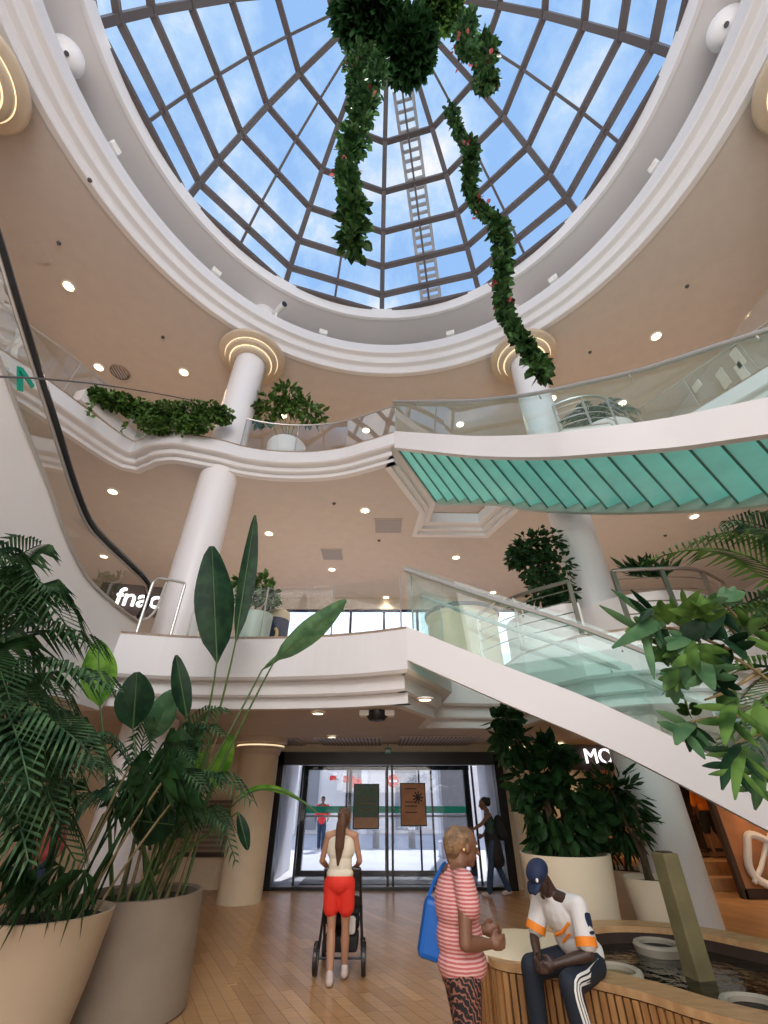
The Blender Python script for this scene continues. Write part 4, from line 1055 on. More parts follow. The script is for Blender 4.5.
# ------------------------------------------------------------------ upper floor plants
def trough(label, line, z, w, h, m='white'):
    L = smoothline([V((p[0],p[1],z)) for p in line],6); t = thing('planter_trough',label,'planter',L[0]); rows = []
    for i,p in enumerate(L):
        a = L[max(i-1,0)]; b = L[min(i+1,len(L)-1)]; d = (b-a).normalized(); n = V((-d.y,d.x,0))*w/2
        rows.append([p-n,p-n+V((0,0,h)),p+n+V((0,0,h)),p+n,p-n])
    mb = MB().grid(rows); mb.add(rows[0][:4],[(0,1,2,3)]); mb.add(rows[-1][:4],[(0,1,2,3)]); mb.build('box',m,t)
    return L
L = trough('low white planter trough full of ivy behind the left second-floor balcony edge',[(-6.75,6.35),(-6.25,7.75),(-5.5,7.75),(-4.65,7.75)],H2,.3,.35)
t = thing('ivy_plant','dense green ivy spilling over the left second-floor balcony between railing and column','plant',(-5.7,7.6,H2+.3))
mb = MB()
bl = [(A(x,y,Y),(rx,.22,rz)) for x,y,Y,rx,rz in ((135,408,7.15,.4,.25),(150,414,7.15,.45,.3),(168,412,7.1,.45,.28),(188,412,7.1,.45,.3),(208,412,7.15,.4,.28),(222,415,7.3,.25,.2),(122,402,6.9,.35,.22),(110,400,6.7,.3,.18),(100,396,6.5,.25,.12),(160,425,7.05,.5,.14),(195,425,7.1,.4,.12))]
bush(mb,bl,3600,.10,.085,-.5); mb.build('foliage','leafmid',t)
for x,y,Y in ((130,430,7.0),(95,415,6.4),(158,432,7.0),(188,434,7.0),(97,402,6.5)):
    mb = MB(); p = A(x,y-14,Y)
    for k in range(16): smallleaf(mb,p+V((rnd.uniform(-.06,.06),rnd.uniform(-.05,.05),-k*.03)),rdir(-.5),.10,.08)
    mb.build('hanging_stem','leafmid',t)
t = thing('planter','white cylinder planter on the second floor right of the left column','planter',(-2.75,8.7,H2))
pc = A(288,440,8.7); pc.z = H2
MB().lathe([(0,0),(.50,0),(.52,.78),(.48,.80),(.46,.72),(0,.72)],pc,36).build('body','white',t,smooth=True,angle=35)
t = thing('shrub','broad-leaved green shrub in the white cylinder planter on the second floor','plant',pc+V((0,0,.72)))
mb = MB(); bush(mb,[(A(x,y,8.6),(rx,.4,rz)) for x,y,rx,rz in ((272,405,.45,.2),(290,403,.5,.28),(305,408,.45,.25),(262,415,.25,.2),(313,415,.3,.25),(288,396,.4,.15))],420,.24,.14); mb.build('foliage','leafmid',t)
for k in range(6): MB().tube([pc+V((rnd.uniform(-.2,.2),0,.7)),A(265+k*9,404,8.6)],.012,5).build('stem','stem',t)
# planter + fern at right of second floor
pc = A(600,428,7.9); pc.z = H2
t = thing('planter','white round planter tub behind the steel railing on the second floor at right','planter',pc)
MB().lathe([(0,0),(.68,0),(.74,.36),(.70,.38),(.66,.32),(0,.32)],pc,36).build('body','white',t,smooth=True,angle=35)
t = thing('fern','wide feathery green palm in the white tub on the second floor at right','plant',pc+V((0,0,.5)))
for k in range(22):
    a = 6.28*k/22+rnd.uniform(-.1,.1); b = pc+V((0,0,.34)); e = b+V((math.cos(a)*1.0,math.sin(a)*.8,.30+.35*rnd.random())); mb = MB(); frond(mb,b,(b+e)/2+V((0,0,.8)),e,18,.30,.5,.03); mb.build('frond','leafpalm',t)
# tree on the first floor
pc = A(560,640,7.9); pc.z = H1; pc = V((3.3,8.0,H1))
t = thing('planter','square pale tub under the small tree on the first floor, behind the curved railing','planter',pc)
MB().box(pc+V((0,0,.3)),(.7,.7,.6)).build('body','white',t,bevel=.02); MB().box(pc+V((0,0,.605)),(.6,.6,.01)).build('soil','soil',t)
t = thing('ficus_tree','dense small-leaved dark tree on the first floor left of the right column','tree',pc+V((0,0,.6)))
MB().tube([pc+V((0,0,.6)),pc+V((-.1,0,1.4)),A(543,560,7.9)],[.05,.04,.03],8).build('trunk','trunk',t,smooth=True)
mb = MB(); bush(mb,[(A(x,y,7.9),(rx,.45,rz)) for x,y,rx,rz in ((530,548,.38,.3),(545,545,.40,.35),(552,570,.42,.4),(545,590,.35,.3),(560,595,.3,.25),(520,555,.22,.22),(538,570,.35,.35))],1500,.14,.08,-.3); mb.build('foliage','leafdark',t)
# planting right bay first floor
t = thing('strap_leaf_plant','dark strap-leaved plants behind the right-hand bronze railing on the first floor','plant',(4.9,7.6,H1+.6))
mb = MB()
for k in range(60):
    b = A(rnd.uniform(628,668),572,7.5); d = V((rnd.uniform(-1,1),rnd.uniform(-.3,.3),rnd.uniform(.2,1))).normalized(); smallleaf(mb,b+V((0,0,rnd.uniform(-.15,.05))),d,rnd.uniform(.3,.5),.10)
mb.build('foliage','leafdark',t)
MB().box((4.9,7.7,H1+.3),(2.0,.5,.6)).build('soil_bed','soil',t)
# potted shrub by the left column on the first floor
pc = V((A(255,620,8.2).x,8.2,H1))
t = thing('planter','pale green round pot beside the left column on the first floor','planter',pc)
MB().lathe([(0,0),(.30,0),(.34,.85),(.31,.86),(.29,.78),(0,.78)],pc,32).build('body','stringer',t,smooth=True,angle=35)
t = thing('shrub','bright green bushy shrub on the first floor behind the tall paddle leaf','plant',pc+V((0,0,.78)))
mb = MB(); bush(mb,[(A(x,y,8.2),(rx,.3,rz)) for x,y,rx,rz in ((245,583,.22,.15),(262,585,.28,.2),(268,598,.2,.18),(250,595,.25,.18))],420,.15,.10); mb.build('foliage','leafmid',t)
MB().tube([pc+V((0,0,.76)),A(256,592,8.2)],.02,6).build('stem','stem',t)
# ------------------------------------------------------------------ hanging garlands under the dome
def garland(label, x, y, z0, z1, r0, r1, n, flowers=0, m='leafvine', cord=True, sway=.12, r_top=None):
    t = thing('hanging_vine',label,'hanging plant',(x,y,z1))
    N = 22; ph = rnd.uniform(0,6)
    line = [V((x+sway*math.sin(ph+i*.7),y+sway*math.cos(ph+i*.9),z0+(z1-z0)*i/(N-1))) for i in range(N)]
    MB().tube(line,.02,5).build('cord','stem',t)
    mb = MB()
    for k in range(n):
        f = rnd.random(); i = min(N-2,int(f*(N-1))); p = line[i].lerp(line[i+1],f*(N-1)-i); rr = (r0+(r1-r0)*f)*(.3+.9*rnd.random())*(.62+.38*math.sin(f*17+ph)+.15*math.sin(f*43))
        v = rdir(); p = p+V((v.x,v.y,v.z))*rr*rnd.random()**.5; smallleaf(mb,p,v+V((0,0,-.7)),.17,.12)
    mb.build('foliage',m,t)
    if flowers:
        for c in range(3):
            mb = MB(); f0 = (.2,.5,.75)[c]; p0 = line[int(f0*(N-1))]
            for k in range(flowers//2): 
                v = rdir(); smallleaf(mb,p0+v*(r0+r1)*.5*rnd.random()+V((0,0,rnd.uniform(-.4,.4))),v,.10,.09)
            mb.build('flowers','flower',t,kind='stuff')
    return t
garland('long flowering vine hanging lowest, ending in front of the right column capital',2.02,3.72,6.3,17.9,.10,.22,2000,45)
garland('leafy vine hanging left of the dome centre, ending above the ring',-.52,2.55,7.6,19.2,.16,.42,3000,30)
garland('short flowering vine hanging right of the dome centre',1.85,1.95,11.6,19.0,.18,.34,1200,40)
garland('slim leafy vine hugging the left one beneath the dome centre',-.25,2.45,13.5,21,.2,.4,1100,0)
def bballs(label, c, r, m='leafdark'):
    t = thing('hanging_basket',label,'hanging plant',c+V((0,0,r)))
    mb = MB(); bush(mb,[(c,(r,r,r*1.1))],2600,.24,.16,-.4); mb.build('foliage',m,t)
    MB().ball(c,(r*.62,r*.62,r*.7),16,10).build('basket','soil',t,smooth=True)
    MB().tube([c+V((0,0,r*.6)),V((c.x,c.y,22.6-((c.x-CX)**2+(c.y-CY)**2)*.35))],.03,6).build('cord','grey',t)
bballs('big leafy ball hanging at the centre of the dome, right of the two',at(407,48,z=17.2),.62)
bballs('big leafy ball hanging at the top centre of the dome, left of the two',at(366,8,z=17.6),.75)
bballs('pale green leafy ball hanging near the dome centre at the top edge, rightmost',at(440,2,z=18.2),.45,'leafmid')
# ------------------------------------------------------------------ FOUNTAIN
blob_ = [(.97,5.36),(1.3,5.15),(1.61,4.91),(1.92,4.62),(2.15,4.29),(2.5,3.98),(3.1,3.68),(3.9,3.6),(4.6,3.85),(4.95,4.4),(4.8,5.1),(4.35,5.6),(3.95,6.0),(3.6,6.5),(3.1,6.8),(2.5,6.85),(1.9,6.6),(1.35,6.2),(1.02,5.8)]
OUT = [ (p.x,p.y) for p in smoothline([(*q,0) for q in blob_],5,True)]
def inset(poly, d):
    n = len(poly); out = []
    for i in range(n):
        a = V(poly[i-1]).to_2d() if False else Vector(poly[i-1]); b = Vector(poly[(i+1)%n]); t = (b-a).normalized(); out.append((poly[i][0]-t.y*d, poly[i][1]+t.x*d))
    return out
t = thing('fountain','kidney-shaped indoor pond with vertical wooden slat sides and flat wood rim','fountain',(3,5.2,0))
IN = inset(OUT,.30); n = len(OUT); zt = .50
mb = MB(); vs = [V((*p,zt)) for p in OUT]+[V((*p,zt)) for p in IN]+[V((*p,zt-.05)) for p in OUT]+[V((*p,zt-.05)) for p in IN]
mb.add(vs,[(i,(i+1)%n,n+(i+1)%n,n+i) for i in range(n)]+[(2*n+i,i,(i+1)%n,2*n+(i+1)%n) for i in range(n)][::1]+[(n+i,n+(i+1)%n,3*n+(i+1)%n,3*n+i) for i in range(n)]+[(3*n+i,3*n+(i+1)%n,2*n+(i+1)%n,2*n+i) for i in range(n)])
mb.build('rim','benchtop',t)
b_in = inset(OUT,.06); mb = MB(); mb.add([V((*p,0)) for p in b_in]+[V((*p,zt-.05)) for p in b_in],[(i,(i+1)%n,n+(i+1)%n,n+i) for i in range(n)]); mb.build('backing','shopdark',t)
# slats
mb = MB(); pl = [V((*p,0)) for p in OUT]+[V((*OUT[0],0))]; tot = sum((b-a).length for a,b in zip(pl,pl[1:])); ns = int(tot/.062); rs_ = resample([V(p) for p in [(*q,0) for q in inset(OUT,.03)]+[(*inset(OUT,.03)[0],0)]],ns+1)
for i in range(ns):
    p = rs_[i]; q = rs_[i+1]; d = q-p; mb.box(((p.x+q.x)/2,(p.y+q.y)/2,(zt-.06)/2),(.044,.04,zt-.06),math.atan2(d.y,d.x))
mb.build('side_slats','slat',t)
w_in = inset(OUT,.29)
mb = MB(); mb.add([V((*p,.36)) for p in w_in],[tuple(range(n))]); mb.build('water','water',t)
mb = MB(); mb.add([V((*p,.0)) for p in w_in]+[V((*p,zt-.04)) for p in w_in],[(i,(i+1)%n,n+(i+1)%n,n+i) for i in range(n)]); mb.build('basin_wall','shopdark',t)
# round bench beside it
c = V((.98,6.02,0)); c = V((1.38,5.85,0))
t = thing('round_bench','low round white-topped seat with slatted wooden side joined to the pond','seat',c)
MB().lathe([(0,.515),(.53,.515),(.56,.505),(.56,.455),(0,.455)],c,48).build('top','potwhite',t,smooth=True,angle=35)
mb = MB()
for k in range(56):
    a = 2*math.pi*k/56; mb.box(c+V((math.cos(a)*.50,math.sin(a)*.50,.225)),(.03,.036,.45),a)
mb.build('side_slats','slat',t); MB().lathe([(.47,0),(.47,.45)],c,40).build('backing','shopdark',t)
# concrete spout pillar
pc = at(700,978,z=.36)
t = thing('fountain_pillar','tall weathered square concrete pillar rising out of the pond water','pillar',(pc.x,pc.y,.1))
MB().box((pc.x,pc.y,.67),(.175,.175,1.14),R(12)).build('shaft','concrete',t,bevel=.012)
mb = MB(); mb.box((pc.x,pc.y,1.245),(.11,.11,.012),R(12)); mb.build('top_slot','shopdark',t)
for px,py,r,l in ((615,972,.20,'round stone planting ring in the pond nearest the seated man'),(658,945,.21,'round stone planting ring in the pond left of the concrete pillar'),(757,1007,.21,'round stone planting ring in the pond at the lower right corner')):
    q = at(px,py,z=.42); t = thing('planting_ring',l,'ring',(q.x,q.y,.3))
    MB().lathe([(r-.03,.30),(r-.03,.43),(r-.01,.445),(r+.02,.44),(r+.03,.42),(r,.30)],(q.x,q.y,0),32).build('rim','potring',t,smooth=True)
    MB().lathe([(0,.40),(r-.03,.40)],(q.x,q.y,0),24).build('filling',M['concrete'] if r < .205 else M['soil'],t)
# ================================================================== PEOPLE
def remeshed(name, prims, m, parent, voxel=.009, smooth=3, label=None):
    """tapered capsules and ellipsoids fused into one continuous skin"""
    mb = MB()
    for p in prims:
        if p[0] == 'c':
            _, a, b, r0, r1 = p[:5]; a, b = V(a), V(b)
            if (b-a).length < 1e-4: continue
            fl = p[5] if len(p) > 5 else None
            d = (b-a).normalized(); N = 7; pts = []; rs = []
            for k in range(5):
                an = R(90-k*22.5)*1; 
                pts.append(a-d*r0*math.sin(R(88-k*22))); rs.append(r0*math.cos(R(88-k*22)))
            for k in range(5):
                pts.append(b+d*r1*math.sin(R(k*22))); rs.append(r1*math.cos(R(k*22)))
            sub = MB(); sub.tube(pts, rs, 14)
            if fl:
                q = Quaternion(fl[0]) if False else None
                ax = V(fl[0]).normalized(); s = fl[1]; c = (a+b)/2
                sub.v = [v-ax*((v-c).dot(ax))*(1-s) for v in sub.v]
            mb.add(sub.v, sub.f)
        else:
            _, c, r = p[:3]; rot = p[3] if len(p) > 3 else None
            mb.ball(c, r, 16, 10, rot)
    me = bpy.data.meshes.new('tmp'); me.from_pydata([tuple(v) for v in mb.v], [], mb.f)
    bm = bmesh.new(); bm.from_mesh(me); bmesh.ops.remove_doubles(bm, verts=bm.verts, dist=1e-5); bmesh.ops.recalc_face_normals(bm, faces=bm.faces); bm.to_mesh(me); bm.free()
    o = bpy.data.objects.new(name, me); COL.objects.link(o)
    r = o.modifiers.new('r','REMESH'); r.mode = 'VOXEL'; r.voxel_size = voxel; r.use_smooth_shade = True
    s = o.modifiers.new('s','SMOOTH'); s.factor = .5; s.iterations = smooth
    bpy.context.view_layer.update()
    dg = bpy.context.evaluated_depsgraph_get()
    ne = bpy.data.meshes.new_from_object(o.evaluated_get(dg))
    o.modifiers.clear(); o.data = ne; bpy.data.meshes.remove(me)
    ne.materials.clear(); ne.materials.append(M[m]); ne.polygons.foreach_set('use_smooth',[True]*len(ne.polygons))
    if parent is not None: o.parent = parent
    if label: o['label'] = label
    return o
def hand(wr, dirv, side, palmn, s=1.0, curl=.5):
    """palm + five bent fingers. dirv: finger direction, side: towards the thumb, palmn: palm normal"""
    wr, d, sd, pn = V(wr), V(dirv).normalized(), V(side).normalized(), V(palmn).normalized()
    pr = [('c',wr,wr+d*.045*s,.024*s,.030*s),('c',wr+d*.03*s+sd*.015*s,wr+d*.075*s+sd*.022*s,.020*s,.017*s),('c',wr+d*.03*s-sd*.015*s,wr+d*.07*s-sd*.024*s,.020*s,.016*s)]
    for k,(o,l) in enumerate(((.028,.062),(.010,.070),(-.009,.066),(-.027,.052))):
        b = wr+d*.075*s+sd*o*s; d1 = (d+pn*curl*.6).normalized(); m1 = b+d1*l*.45*s; d2 = (d*(1-curl)+pn*curl*1.3).normalized(); e = m1+d2*l*.55*s
        pr += [('c',b,m1,.0105*s,.0095*s),('c',m1,e,.0095*s,.0075*s)]
    b = wr+d*.02*s+sd*.026*s; m1 = b+(d*.6+sd*.7+pn*.2).normalized()*.035*s; e = m1+(d*.9+sd*.15+pn*curl*.8).normalized()*.032*s
    pr += [('c',b,m1,.014*s,.011*s),('c',m1,e,.011*s,.009*s)]
    return pr
def bodyprims(J, f=1.0, female=True, feet=True):
    """J: dict of joints in thing-local metres; f: girth"""
    g = f; up = (J['chest']-J['pelvis']).normalized(); lat = (J['shR']-J['shL']).normalized(); fw = up.cross(lat)*-1; fw = lat.cross(up)*-1
    fw = up.cross(lat).normalized()
    hd = J['head']; hf = J['face'].normalized(); hu = J.get('hup', V((0,0,1))); hu = (hu-hf*hu.dot(hf)).normalized(); hl = hf.cross(hu).normalized()
    rot = Matrix((hl,hf,hu)).transposed()
    P = lambda x,y,z: hd+rot@V((x,y,z))
    pr = [('e',hd+hu*.02,(.074,.092,.090),rot),('e',P(0,.02,-.03),(.058,.070,.082),rot),('e',P(0,.055,-.085),(.032,.030,.026),rot),
          ('c',P(0,.088,.012),P(0,.112,-.028),.009,.014),('e',P(0,.085,.028),(.045,.012,.010),rot),('e',P(0,.088,-.055),(.022,.012,.010),rot),
          ('e',P(.074,0,-.01),(.012,.020,.030),rot),('e',P(-.074,0,-.01),(.012,.020,.030),rot),
          ('c',P(0,-.015,-.06),J['neck'],.050*g,.054*g)]
    ch = J['chest']; pe = J['pelvis']; sw = (J['shR']-J['shL']).length/2
    rch = Matrix((lat,fw,up)).transposed()
    pr += [('c',J['neck'],ch,.06*g,.10*g),('e',ch,(sw*.86,.105*g,.155),rch),('e',(ch+pe)/2,(sw*(.68 if female else .78),.095*g,.14),rch),('e',pe,(.150*g if female else .145*g,.112*g,.115),rch),
           ('c',J['shL']-lat*-.02,J['neck'],.052*g,.045*g),('c',J['shR']-lat*.02,J['neck'],.052*g,.045*g)]
    for s in 'LR':
        sh, el, wr = J['sh'+s], J['el'+s], J['wr'+s]
        pr += [('e',sh,(.052*g,)*3),('c',sh,el,.047*g,.036*g),('c',el,el.lerp(wr,.35),.037*g,.037*g),('c',el.lerp(wr,.35),wr,.037*g,.024*g)]
        hp, kn, an = J['hip'+s], J['kn'+s], J['an'+s]
        pr += [('c',hp,kn,.082*g,.052*g),('c',kn,kn.lerp(an,.35),.050*g,.056*g),('c',kn.lerp(an,.35),an,.056*g,.034*g)]
        if feet: pr += [('c',an+V((0,0,-.03)),J['to'+s],.034,.030)]
    return pr
def face_details(J, t, skin, lips=None):
    hd = J['head']; hf = J['face'].normalized(); hu = J.get('hup', V((0,0,1))); hu = (hu-hf*hu.dot(hf)).normalized(); hl = hf.cross(hu).normalized(); rot = Matrix((hl,hf,hu)).transposed()
    P = lambda x,y,z: hd+rot@V((x,y,z))
    for s in (-1,1):
        MB().ball(P(.030*s,.083,.010),(.013,.010,.008),10,8,rot).build('eye','paper',t,local=True,smooth=True)
    mb = MB()
    for s in (-1,1): mb.ball(P(.030*s,.092,.010),(.006,.004,.006),8,6,rot)
    mb.build('irises','hairblack',t,local=True,smooth=True)
    MB().ball(P(0,.096,-.052),(.020,.006,.006),10,6,rot).build('lips','pinkc' if not lips else lips,t,local=True,smooth=True)
# ---------------- woman with stroller (seen from behind)
W = at(335,985,z=0); W = V((W.x,W.y,0))
t = thing('person','woman with long brown ponytail, cream top and red shorts, pushing a stroller','person',W)
J = dict(head=V((.02,.05,1.47)),face=V((0,1,-.08)),neck=V((.01,.0,1.35)),chest=V((0,0,1.17)),pelvis=V((0,0,.88)),
    shL=V((-.165,.0,1.30)),shR=V((.165,.0,1.30)),elL=V((-.235,.06,1.05)),elR=V((.235,.06,1.05)),wrL=V((-.185,.26,.97)),wrR=V((.185,.26,.97)),
    hipL=V((-.078,0,.83)),hipR=V((.078,0,.83)),knL=V((-.075,.03,.45)),knR=V((.085,.08,.46)),anL=V((-.055,-.08,.08)),anR=V((.085,.18,.075)),toL=V((-.06,.08,.035)),toR=V((.09,.33,.035)))
pr = bodyprims(J,.93)+hand(J['wrL'],(0.02,.9,.0),(1,0,0),(0,0,-1),.95,.7)+hand(J['wrR'],(-.02,.9,.0),(-1,0,0),(0,0,-1),.95,.7)
remeshed('body',pr,'skin',t,.0075); face_details(J,t,'skin')
remeshed('top',[('e',V((0,0,1.17)),(.172,.118,.16)),('e',V((0,0,1.02)),(.145,.112,.15)),('e',V((0,0,.93)),(.165,.130,.09)),('c',V((-.115,0,1.31)),V((-.105,0,1.15)),.038,.07),('c',V((.115,0,1.31)),V((.105,0,1.15)),.038,.07),('c',V((-.1,0,1.325)),V((.1,0,1.325)),.03,.03)],'cream_top',t,.009)
remeshed('shorts',[('e',V((0,-.01,.86)),(.175,.14,.12)),('c',V((-.085,0,.84)),V((-.088,.02,.63)),.105,.095),('c',V((.085,0,.84)),V((.092,.03,.63)),.105,.095)],'red',t,.009)
remeshed('hair',[('e',V((.02,.03,1.505)),(.086,.10,.098)),('e',V((.02,-.02,1.47)),(.08,.07,.09)),('c',V((.02,-.07,1.50)),V((.0,-.13,1.42)),.045,.058),('c',V((.0,-.13,1.42)),V((-.01,-.13,1.20)),.062,.058),('c',V((-.01,-.13,1.20)),V((-.02,-.12,1.03)),.056,.015)],'hair',t,.008,2)
for s,a,b in (('L',V((-.055,-.09,.05)),V((-.06,.08,.04))),('R',V((.085,.16,.05)),V((.09,.34,.04)))):
    remeshed('shoe',[('c',a,b,.045,.042),('c',a+V((0,0,.02)),a+V((0,0,.05)),.042,.04)],'shoe',t,.008)
# ---------------- stroller
S = V((W.x+.02,W.y+.30,0))
t = thing('stroller','black folding baby stroller pushed by the woman in red shorts','stroller',S)
for s in (-1,1):
    MB().tube(smoothline([V((.215*s,-.16,.96)),V((.22*s,-.08,.90)),V((.225*s,.12,.60)),V((.24*s,.45,.20)),V((.25*s,.58,.12))],4),.018,8).build('frame_tube','black',t,local=True,smooth=True)
    MB().tube([V((.23*s,.14,.58)),V((.26*s,-.02,.15))],.016,8).build('rear_leg','black',t,local=True)
for x,y,r in ((-.28,-.02,.145),(.28,-.02,.145),(-.25,.6,.10),(.25,.6,.10)):
    w = MB().tube([V((x-.025,y,r)),V((x+.025,y,r))],r,24).build('wheel','black',t,local=True,bevel=.01)
    MB().tube([V((x-.028,y,r)),V((x+.028,y,r))],r*.55,16).build('hub','grey',w,local=True)
MB().tube([V((-.215,-.16,.96)),V((.215,-.16,.96))],.02,10).build('handle','black',t,local=True)
MB().tube([V((-.28,-.02,.145)),V((.28,-.02,.145))],.012,6).build('axle','black',t,local=True)
remeshed('seat',[('c',V((-.17,.10,.62)),V((.17,.10,.62)),.06,.06),('c',V((-.16,.14,.45)),V((.16,.14,.45)),.06,.06),('c',V((-.15,.3,.38)),V((.15,.3,.38)),.06,.06),('c',V((-.16,.12,.54)),V((.16,.12,.54)),.06,.06)],'blackfab',t,.012)
mb = MB(); rows = []
for k in range(9):
    a = R(20+k*16); rows.append([V((x,.24-.30*math.cos(a)*.9,.66+.28*math.sin(a))) for x in (-.2,0,.2)])
mb.grid(rows); mb.build('canopy','blackfab',t,local=True,smooth=True)
MB().box((0,.16,.26),(.40,.40,.14)).build('basket','blackfab',t,local=True,bevel=.03)
tag(MB().box((S.x+.10,S.y+.02,.42),(.14,.10,.16)).build('cloth_bundle','white_cloth',bevel=.03),'small white cloth bundle in the back of the stroller','bundle')
# ---------------- woman in pink striped top, profile to the right
W2 = V((.49,3.70,0))
t = thing('person','woman in pink striped top and patterned leggings standing side-on, hands together','person',W2)
J = dict(head=V((.06,.03,1.425)),face=V((1,.25,-.18)),hup=V((0,0,1)),neck=V((.0,.02,1.30)),chest=V((-.015,.02,1.12)),pelvis=V((-.02,.02,.85)),
    shL=V((-.05,.20,1.255)),shR=V((.02,-.155,1.255)),elL=V((-.06,.24,1.0)),elR=V((-.01,-.20,.985)),wrL=V((.15,.09,.99)),wrR=V((.16,-.06,.955)),
    hipL=V((-.03,.10,.80)),hipR=V((-.01,-.06,.80)),knL=V((.02,.12,.43)),knR=V((-.02,-.08,.43)),anL=V((-.01,.13,.075)),anR=V((-.06,-.09,.075)),toL=V((.15,.15,.035)),toR=V((.10,-.10,.035)))
pr = bodyprims(J,1.05)+hand(J['wrL'],(.9,-.2,.0),(0,0,1),(0,-1,0),.95,.7)+hand(J['wrR'],(.9,.15,.05),(0,0,1),(0,1,0),.95,.7)
remeshed('body',pr,'skin2',t,.007); face_details(J,t,'skin2')
remeshed('striped_top',[('e',V((-.015,.02,1.13)),(.15,.185,.175)),('e',V((-.015,.02,.98)),(.15,.165,.15)),('e',V((-.01,.02,.86)),(.155,.175,.11)),('c',V((-.02,.16,1.26)),V((.01,-.13,1.265)),.055,.055),('c',V((.02,-.15,1.255)),V((.03,-.175,1.15)),.068,.07),('c',V((-.05,.19,1.25)),V((-.03,.215,1.15)),.066,.07),('c',V((-.01,.02,1.24)),V((-.01,.02,1.30)),.08,.055)],'stripes',t,.009)
remeshed('leggings',[('e',V((-.02,.02,.82)),(.125,.165,.11)),('c',J['hipL'],J['knL'],.098,.065),('c',J['knL'],J['anL']+V((0,0,.03)),.066,.05),('c',J['hipR'],J['knR'],.098,.065),('c',J['knR'],J['anR']+V((0,0,.03)),.066,.05)],'leggings',t,.009)
remeshed('hair',[('e',V((.035,.02,1.462)),(.094,.084,.070)),('e',V((-.02,.015,1.435)),(.062,.080,.085)),('c',V((-.02,.02,1.385)),V((-.025,.02,1.355)),.055,.04),('c',V((.08,.03,1.495)),V((-.0,.02,1.505)),.032,.036)],'hairblond',t,.008,1)
for a,b in ((V((-.07,-.09,.045)),V((.10,-.10,.035))),(V((-.02,.13,.045)),V((.15,.15,.035)))): remeshed('shoe',[('c',a,b,.045,.04)],'darkgrey',t,.009)
MB().ball(V((.0+.048,-.062,1.41)),(.009,.005,.009),8,6).build('earring','gold',t,local=True)
# blue bag hanging behind her
c = V((W2.x-.215,W2.y+.06,0)); 
t = thing('tote_bag','shiny blue shopping bag hanging behind the woman in the striped top','bag',(c.x,c.y,.72))
def quadbag(pts, th, mb): 
    n = len(pts); vs = [V((p[0],p[1]-th,p[2])) for p in pts]+[V((p[0],p[1]+th,p[2])) for p in pts]
    return mb.add(vs,[tuple(range(n)),tuple(range(n,2*n))[::-1]]+[(i,(i+1)%n,n+(i+1)%n,n+i) for i in range(n)])
o = quadbag([(c.x-.07,c.y,.88),(c.x+.10,c.y,.84),(c.x+.10,c.y,1.14),(c.x+.0,c.y,1.16)],.06,MB()).build('bag_body','blue',t,bevel=.03)
MB().tube(smoothline([V((c.x+.02,c.y,1.15)),V((c.x+.07,c.y+.05,1.23)),V((W2.x-.06,W2.y+.17,1.315)),V((c.x+.13,c.y+.12,1.22)),V((c.x+.09,c.y,1.12))],5),.012,6).build('strap','blue',t,smooth=True)
# ---------------- seated man
S0 = V((1.66,5.03,0)); zs = .50
t = thing('person','man in navy cap, white jersey and striped track trousers sitting hunched on the pond rim','person',(S0.x,S0.y,0))
fx = V((-.86,-.51,0)).normalized(); rx = V((fx.y,-fx.x,0))   # forward, and his right-hand side
def L(f, r, z): return fx*f+rx*r+V((0,0,z))
J = dict(head=L(.33,.02,1.13),face=(fx*.85+V((0,0,-.75))).normalized(),hup=V((0,0,1)),neck=L(.22,.02,1.00),chest=L(.12,.0,.86),pelvis=L(-.02,0,.60),
    shL=L(.17,-.20,.95),shR=L(.17,.20,.95),elL=L(.22,-.26,.68),elR=L(.28,.24,.70),wrL=L(.44,-.10,.62),wrR=L(.46,.05,.63),
    hipL=L(.0,-.10,.57),hipR=L(.0,.10,.57),knL=L(.42,-.20,.53),knR=L(.43,.17,.55),anL=L(.36,-.22,.10),anR=L(.40,.20,.10),toL=L(.52,-.26,.04),toR=L(.56,.22,.04))
pr = bodyprims(J,1.08,False)+hand(J['wrL'],fx*.8+rx*.5+V((0,0,-.2)),V((0,0,1)),rx,1.05,.5)+hand(J['wrR'],fx*.8-rx*.5+V((0,0,-.2)),V((0,0,1)),-rx,1.05,.5)
remeshed('body',pr,'skin3',t,.0075); face_details(J,t,'skin3','skin2')
rj = Matrix((rx,fx,V((0,0,1)))).transposed()
lean = (J['neck']-J['pelvis']).normalized(); rl = Matrix((rx,rx.cross(lean)*-1,lean)).transposed()
remeshed('jersey',[('e',J['chest'],(.200,.145,.185),rl),('e',(J['chest']+J['pelvis'])/2,(.185,.150,.16),rl),('e',J['pelvis']+V((0,0,.01)),(.18,.155,.10),rl),('c',J['shL'],J['shR'],.075,.075),('c',J['neck']-lean*.06,J['neck']-lean*.01,.09,.068),
    ('c',J['shL'],J['shL'].lerp(J['elL'],.72),.074,.078),('c',J['shR'],J['shR'].lerp(J['elR'],.72),.074,.078)],'white_cloth',t,.009)
for s in 'LR':
    a = J['sh'+s].lerp(J['el'+s],.66); b = J['sh'+s].lerp(J['el'+s],.86); MB().tube([a,b],[.0805,.0815],20,cap=False).build('sleeve_band','orange',t,local=True,smooth=True)
